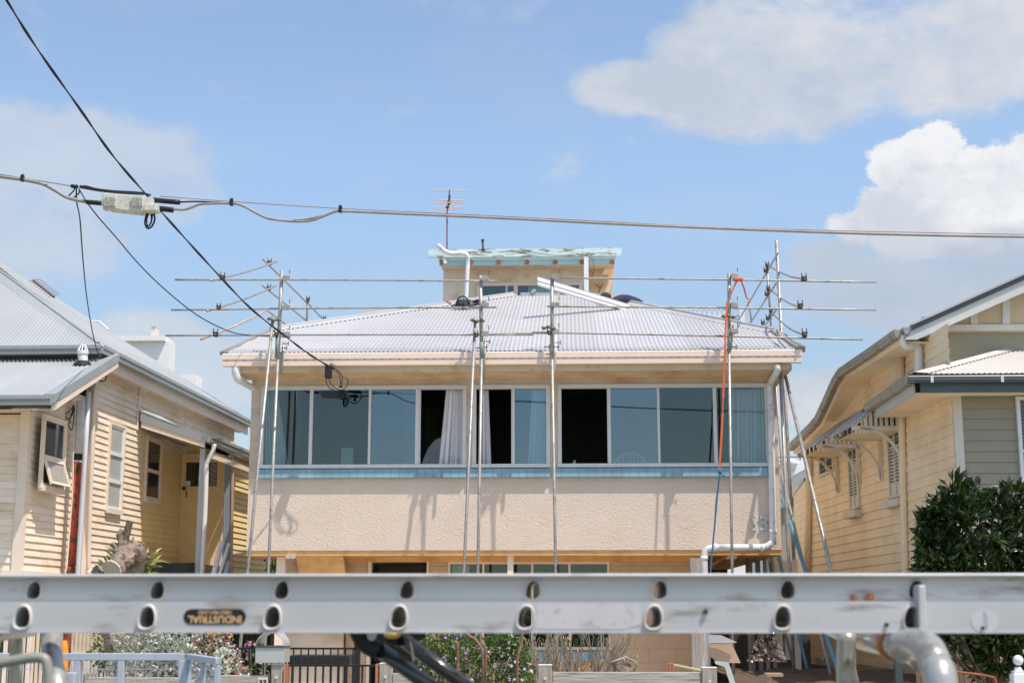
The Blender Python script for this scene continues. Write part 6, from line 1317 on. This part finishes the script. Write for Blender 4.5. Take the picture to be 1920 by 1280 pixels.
q = MB(); c = P(1850, 1163, LY); q.poly(*[(c.x+.033*math.cos(t)-.004, LY-.001, c.z+.028*math.sin(t)) for t in [2*math.pi*i/24 for i in range(24)]]); ck = q.build('round_sticker', mat('round_sticker_grey', (.56, .57, .58), .5, .04), LA_)
q = MB(); q.box(c.x-.006, LY-.0018, c.z-.022, c.x-.003, LY-.0014, c.z+.024); q.box(c.x-.0005, LY-.0018, c.z-.02, c.x+.001, LY-.0014, c.z+.02); q.build('printed_line', mat('print_grey', (.42, .43, .44), .6, .05), ck)
for px, py, r, m in ((1600, 1120, .0075, rustm), (1630, 1119.5, .0095, rustm), (1323, 1145, .006, galvd), (1662, 1170, .005, galvd), (1842, 1176, .004, galvd)):
    q = MB(); c = P(px, py, LY2 if py < 1125 else LY); q.tube([c+V((0, -.008, 0)), c], r, 10); q.ball(c+V((0, -.008, 0)), r*.6, 8, 5); q.build('rivet', m if m is not rustm else mat('copper_bolt', (.45, .14, .06), .4, .2, metal=.3), LA_)
q = MB(); a, b = P(1714, 1096, LY-.03), P(1735, 1190, LY-.03); q.prism([P(1722, 1096, LY-.03), P(1736, 1096, LY-.03), P(1739, 1190, LY-.03), P(1724, 1190, LY-.03)], (0, .06, 0)); q.build('guide_bracket', ladal, LA_, bevel=.004)
# rack
rkm = mat('polished_rack_tube', (.42, .43, .39), .26, .12, 5, .12, 40, metal=.45, coat=.2, dirt=(.22, .2, .17), damt=.12, dscale=16, dsoft=.15)
RKk = thing('ladder_rack', 'polished metal tube ladder rack with big curved bars under the ladder', 'ladder rack', P(1600, 1280, 3.6))
def rk_(name, pts, r, sm=6, m=rkm): q = MB(); q.tube(smoothpts(pts, sm), r, 20); return q.build(name, m, RKk, smooth=True)
rk_('upright', [P(1587, 1186, 3.95), P(1587, 1300, 3.95), V((P(1587, 1300, 3.95).x, 3.95, .9))], .0255)
rk_('cross_bar', [P(1560, 1170, 4.4), P(1610, 1192, 4.1), P(1660, 1203, 3.8), P(1712, 1219, 3.6), P(1735, 1235, 3.5)], .034)
rk_('curved_bar', [P(1690, 1212, 3.45), P(1716, 1206, 3.38), P(1740, 1216, 3.3), P(1755, 1250, 3.25), P(1765, 1300, 3.2), V((P(1770, 1320, 3.2).x, 3.2, 1.0))], .036)
q = MB(); c = P(1680, 1208, 3.72); q.tube([P(1668, 1204, 3.78), P(1680, 1209, 3.72)], .0385, 20); q.build('strap_band', mat('orange_band', (.50, .17, .05), .5, .1), RKk, smooth=True)
rk_('left_upright', [P(95, 1176, 3.7), P(98, 1240, 3.6), P(107, 1320, 3.5), V((P(108, 1320, 3.5).x, 3.5, .9))], .026)
rk_('left_rail', [P(-60, 1204, 3.3), P(-10, 1190, 3.6), P(36, 1184, 3.9), P(60, 1180, 4.1)], .018)
rk_('left_post', [P(30, 1182, 4.0), P(30, 1240, 4.0), P(28, 1340, 4.0)], .018)
rk_('lower_brace', [P(-30, 1249, 3.5), P(35, 1236, 3.5), P(76, 1232, 3.5), P(88, 1245, 3.5), P(91, 1290, 3.5), P(90, 1340, 3.5)], .0125, 6, mat('dull_grey_bar', (.24, .25, .22), .4, .15, 6))
# black handle bars and the yellow hook
BH = thing('tubular_handlebar', 'pair of black rubber gripped tubular handles slanting under the ladder', 'handlebar', P(760, 1240, 3.7))
for pts, Y in (([(668, 1168), (676, 1190), (690, 1208), (712, 1219)], 3.6), ([(722, 1165), (728, 1182), (738, 1192), (748, 1196)], 3.9)):
    q = MB(); q.tube(smoothpts([P(x, y, Y) for x, y in pts], 5), .024, 14); q.build('rubber_grip', black, BH, smooth=True)
blk = mat('gloss_black_tube', (.02, .02, .022), .16, .1, spec=.6, coat=.5)
for (x0, y0_), (x1, y1_), Y in (((706, 1213), (868, 1330), 3.6), ((745, 1191), (925, 1322), 3.9)):
    q = MB(); q.tube([P(x0, y0_, Y), P(x1, y1_, Y)], .019, 14); q.build('tube', blk, BH, smooth=True)
q = MB(); q.ball(P(697, 1188, 3.57), .014, 10, 8, (.9, 1, 1.2)); q.build('clamp_lever', alu, BH, smooth=True)
q = MB(); q.ball(P(736, 1188, 3.85), .020, 10, 7, (1.2, .8, .6)); q.build('yellow_knob', mat('yellow_plastic', (.80, .60, .10), .4, .1), BH, smooth=True)
q = MB(); q.tube(smoothpts([P(748, 1179, 3.8), P(764, 1192, 3.8), P(771, 1212, 3.8), P(775, 1238, 3.8)], 5), .0035, 6); q.build('brake_wire', mat('grey_wire', (.2, .2, .2), .4, .1), BH)
# ================================================================ plants
# magnolia like dark glossy bush, right
BU = thing('glossy_bush', 'large dark glossy leaved bush in front of the right house', 'bush', P(1850, 1280, 17)); by_ = 17.5
q = MB(); bz = 0; bc = P(1850, 1100, by_)
q.tube([V((bc.x, by_, 0)), V((bc.x+.05, by_, 1.2)), V((bc.x, by_, 2.6))], [.07, .05, .02], 8)
outl = [(1790, 915, .10), (1810, 945, .2), (1860, 960, .2), (1900, 950, .25), (1780, 960, .15), (1770, 1000, .28), (1830, 1010, .4), (1900, 1020, .4), (1755, 1040, .22), (1790, 1060, .35), (1860, 1080, .45), (1752, 1075, .12), (1790, 1120, .35), (1860, 1140, .45), (1930, 1120, .45), (1950, 1000, .4), (1800, 1180, .25), (1870, 1200, .35), (1930, 1190, .35), (1770, 1150, .25), (1760, 1195, .15), (1960, 1080, .4), (1760, 1100, .28), (1820, 1100, .4), (1900, 1170, .45), (1835, 1170, .38), (1890, 1225, .3), (1845, 1225, .25)]
for _ in range(34):
    x, y, r = random.choice(outl[:22]); t = random.uniform(0, 6.3); outl.append((max(1742, x+math.cos(t)*r*150), y-abs(math.sin(t))*r*140, random.uniform(.05, .09)))
ends = []
for x, y, r in outl:
    c = P(x, y, by_+random.uniform(-.2, .2)); q.tube([V((bc.x, by_, max(.6, c.z-1.0))), V((bc.x, by_, max(.6, c.z-1.0))).lerp(c, .6)+V((0, 0, -.05)), c], [.02, .012, .005], 5); ends.append((c, r))
q.build('branches', dbark, BU)
q = MB(); qb = MB()
for c, r in ends:
    N_ = int(55+1450*r*r)
    for _ in range(N_//6):
        v = rnd3(); v = v.normalized()*(v.length**.5); tip = c+V((v.x*r, v.y*r*1.1, v.z*r)); dd = (v+V((0, -.25, .35))).normalized()
        for k in range(7):
            l = (dd+rnd3()*.85).normalized(); leaf(q if random.random() > .004 else qb, tip+rnd3()*.05, l, random.uniform(.11, .18), .38, .35)
q.build('foliage', leafdark, BU); qb.build('old_leaves', leafbrown, BU)
# bromeliads and pruned tree at the left
TL = thing('pruned_tree', 'lopped grey tree trunk with cut branch stubs by the left house', 'tree', P(215, 1280, 15.5)); tY = 15.5
def tp(x, y, d=0): return P(x, y, tY+d)
def rough(mb, a=.006):
    for v in mb.v: v += V((random.gauss(0, a), random.gauss(0, a), random.gauss(0, a)))
q = MB(); q.tube(smoothpts([V((tp(255, 1250).x, tY, 0)), tp(240, 1240), tp(222, 1200), tp(205, 1150), tp(215, 1110), tp(245, 1065), tp(265, 1035)], 4), [.16]*9+[.14]*8+[.12]*8, 12); rough(q, .009); q.build('trunk', bark, TL)
q = MB(); q.tube(smoothpts([tp(212, 1068, -.3), tp(230, 1050, -.15), tp(250, 1030), tp(240, 1018)], 4), [.105, .10, .10, .11, .12, .12, .11, .1, .09, .08, .08, .07, .07], 12); q.tube(smoothpts([tp(180, 1072, -.1), tp(200, 1070), tp(220, 1068), tp(245, 1055)], 3), .07, 10); q.tube([tp(256, 1050), tp(232, 1020), tp(227, 1000), tp(229, 993)], [.09, .06, .045, .03], 9); q.tube([tp(250, 1035), tp(262, 1028), tp(268, 1018)], [.06, .03, .015], 8); q.tube([tp(225, 1030), tp(210, 1018)], [.05, .025], 8); q.tube([tp(258, 1030), tp(249, 1012), tp(250, 1006)], [.03, .012, .006], 6)
for x, y in ((238, 1032), (258, 1042), (226, 1035), (248, 1048), (262, 1036)): q.ball(tp(x, y, -.08), .075, 9, 7)
rough(q, .008); q.build('limb', bark, TL)
q = MB(); q.tube([tp(234, 1013), tp(244, 976)], [.042, .036], 10); q.build('upright_stub', dbark, TL)
q = MB(); q.tube([tp(244, 976), tp(244.5, 974.5)], .036, 10); q.build('cut_face', cutwood, TL); q = MB(); a = tp(211, 1066, -.32); d = (tp(212, 1068, -.3)-tp(230, 1050, -.15)).normalized(); q.tube([a, a+d*.02], .112, 12); q.build('cut_face', cutwood, TL)
q = MB()
BR = thing('bromeliad_clump', 'spiky yellow and green leaves growing round the lopped trunk', 'plant', tp(230, 1080))
for cx, cy_2, n, L in ((205, 1068, 34, .26), (222, 1040, 16, .22), (195, 1078, 22, .22), (262, 1072, 46, .28), (248, 1080, 34, .26), (276, 1058, 26, .26), (238, 1086, 24, .22), (268, 1085, 24, .22)):
    c = tp(cx, cy_2, .12)
    for _ in range(n):
        t = random.uniform(0, 2*math.pi); el = random.uniform(.1, 1.3); d = V((math.cos(t)*math.cos(el), math.sin(t)*math.cos(el)*.6, math.sin(el))); l = L*random.uniform(.6, 1.1)
        p = c+rnd3()*.06; w_ = .016; s = d.cross(V((0, 1, .2))).normalized()*w_; m1 = p+d*l*.55+V((0, 0, .0)); e = p+d*l-V((0, 0, l*.18)); q.add([p-s, p+s, m1+s*.8, m1-s*.8, e], [(0, 1, 2, 3), (3, 2, 4)])
q.build('leaves', leafyel, BR)
def shrub(name, label, cat, cs, mats, Y, leafn, lsize, flowers=(), stems=True, w_=.6):
    c0 = P(cs[0][0], cs[0][1], Y); T = thing(name, label, cat, V((c0.x, Y, 0))); q = MB(); st_ = MB()
    for x, y, r in cs:
        c = P(x, y, Y+random.uniform(-.1, .1))
        if stems: st_.tube([V((c.x*.5+c0.x*.5, Y, 0)), V((c.x, Y, max(c.z-.2, .1))), c], [.012, .008, .004], 5)
        for _ in range(int(leafn*r/.2)):
            v = rnd3(); v = v.normalized()*v.length**.6; p = c+V((v.x*r, v.y*r, v.z*r)); leaf(q, p, (v+rnd3()*.8+V((0, -.2, .3))).normalized(), lsize*random.uniform(.6, 1.2), w_, .3)
    if stems: st_.build('stems', bark, T)
    q.build('foliage', mats, T)
    for nm, m, n, sz, ys in flowers:
        f_ = MB()
        for _ in range(n):
            x, y, r = random.choice(cs); 
            if y < ys: continue
            c = P(x, y, Y); v = rnd3().normalized(); v.y = -abs(v.y); p = c+V((v.x*r, v.y*r*1.05, v.z*r)); nn = (v+V((0, -.5, .3))).normalized(); a_ = nn.orthogonal().normalized(); b_ = nn.cross(a_)
            for k in range(5):
                t = 2*math.pi*k/5; d = a_*math.cos(t)+b_*math.sin(t); s = nn.cross(d)*sz*.42; f_.add([p, p+d*sz*.6+s+nn*.004, p+d*sz, p+d*sz*.6-s+nn*.004], [(0, 1, 2, 3)])
        if f_.v: f_.build(nm, m, T, kind='stuff')
    return T
shrub('flowering_shrub', 'green shrub covered with white and purple flowers in front of the middle house', 'shrub',
      [(x, y, r) for x, y, r in ((820, 1205, .12), (850, 1200, .13), (800, 1225, .13), (830, 1225, .16), (870, 1225, .16), (905, 1220, .14), (940, 1210, .12), (960, 1195, .09), (795, 1250, .10), (800, 1270, .16), (840, 1255, .18), (885, 1255, .18), (930, 1250, .18), (960, 1235, .14), (980, 1262, .12), (860, 1285, .2), (920, 1285, .2), (970, 1290, .16), (785, 1290, .14), (980, 1225, .08))], leafgreen, 14.3, 420, .042,
      [('white_flowers', petalw, 150, .019, 1233), ('purple_flowers', petalp, 70, .020, 1225)])
shrub('silver_bush', 'silver white leaved bush behind the blue mesh trailer', 'bush',
      [(x, y, r) for x, y, r in ((235, 1195, .12), (265, 1200, .16), (295, 1198, .16), (325, 1200, .14), (245, 1225, .14), (280, 1230, .2), (320, 1228, .18), (345, 1225, .12), (225, 1255, .12), (260, 1260, .18), (300, 1262, .18), (340, 1262, .16), (380, 1255, .13), (400, 1265, .13), (420, 1240, .12))], leafsilver, 15.0, 200, .055, w_=.7)
shrub('mixed_flower_bush', 'straggly bush of pink, orange and purple flowers left of the mailbox', 'bush',
      [(x, y, r) for x, y, r in ((365, 1195, .14), (390, 1205, .15), (415, 1200, .12), (375, 1225, .14), (405, 1230, .14), (430, 1225, .10), (440, 1250, .1), (350, 1210, .1), (420, 1190, .08), (455, 1265, .08))], leafmix, 15.4, 230, .035,
      [('magenta_flowers', petalm, 50, .016, 1180), ('orange_flowers', petalo, 50, .016, 1180), ('white_flowers', petalw, 60, .014, 1180)])
shrub('garden_plant', 'low dark leafy plant with pink flowers behind the mailbox', 'plant', [(465, 1245, .12), (480, 1260, .12), (470, 1215, .07), (505, 1260, .09), (450, 1275, .1)], leafgreen, 16.0, 90, .04, [('pink_flowers', petalm, 26, .024, 1180)])
shrub('creeper', 'dark ivy climbing beside the post under the left corner of the house', 'plant', [(515, 1050, .18), (515, 1075, .18), (514, 1100, .2)], leafgreen, 27.5, 160, .07)
# shrub behind trailer: dark leaves by the tree
shrub('dark_leaf_plant', 'dark green leaves at the foot of the lopped tree', 'plant', [(192, 1195, .1), (198, 1215, .12), (185, 1230, .12), (205, 1240, .12)], leafgreen, 16.2, 130, .06)
# bare shrub
BS = thing('bare_shrub', 'nearly leafless shrub of many upright grey twigs beside the flowering shrub', 'shrub', V((P(1070, 1280, 14.6).x, 14.6, 0))); q = MB(); lf_ = MB(); fl_ = MB(); bY = 14.6
base = V((P(1068, 1280, bY).x, bY, .45)); tips = []
def grow(p, d, L, r, k):
    e = p+d*L; mid_ = (p+e)/2+rnd3()*L*.05; q.tube([p, mid_, e], [r, r*.85, r*.65], 5); tips.append((e, d))
    if k: 
        for _ in range(random.choice((2, 2, 3))): dd = (d+rnd3()*.42+V((0, 0, .12))).normalized(); grow(p.lerp(e, random.uniform(.6, 1)), dd, L*random.uniform(.55, .8), r*.62, k-1)
for i in range(26): t = (i-12.5)/12.5; grow(base+V((t*.18, random.uniform(-.1, .1), -.35)), V((t*.40+random.uniform(-.08, .08), random.uniform(-.15, .15), 1)).normalized(), .60, .016, 3)
for e, d in tips:
    if random.random() < .3:
        for _ in range(2): leaf(lf_, e+rnd3()*.02, (d+rnd3()).normalized(), random.uniform(.02, .04), .5)
q.build('twigs', mat('grey_twig', (.30, .25, .20), .9, .25, 14), BS); lf_.build('sparse_leaves', leafyel, BS)
for px, py in ((1085, 1222), (1092, 1251), (1105, 1246), (1088, 1253)):
    c = P(px, py, bY-.2)
    for k in range(7): leaf(fl_, c+rnd3()*.01, rnd3().normalized(), .028, .7)
fl_.build('orange_flowers', petalo, BS)
# brown bare branches over the flowering shrub
q = MB(); 
for l in ([(868, 1178), (878, 1190), (893, 1200), (905, 1225)], [(900, 1185), (902, 1205), (910, 1215)], [(853, 1202), (858, 1212)], [(980, 1180), (978, 1205), (970, 1235)]): q.tube(smoothpts([P(x, y, 14.0) for x, y in l]+[P(l[-1][0], 1290, 14.1)], 3), .014, 7)
tag(q.build('cut_branches', mat('brown_branch', (.24, .15, .10), .85, .2, 14)), 'few bare brown cut branches poking above the flowering shrub', 'branches')
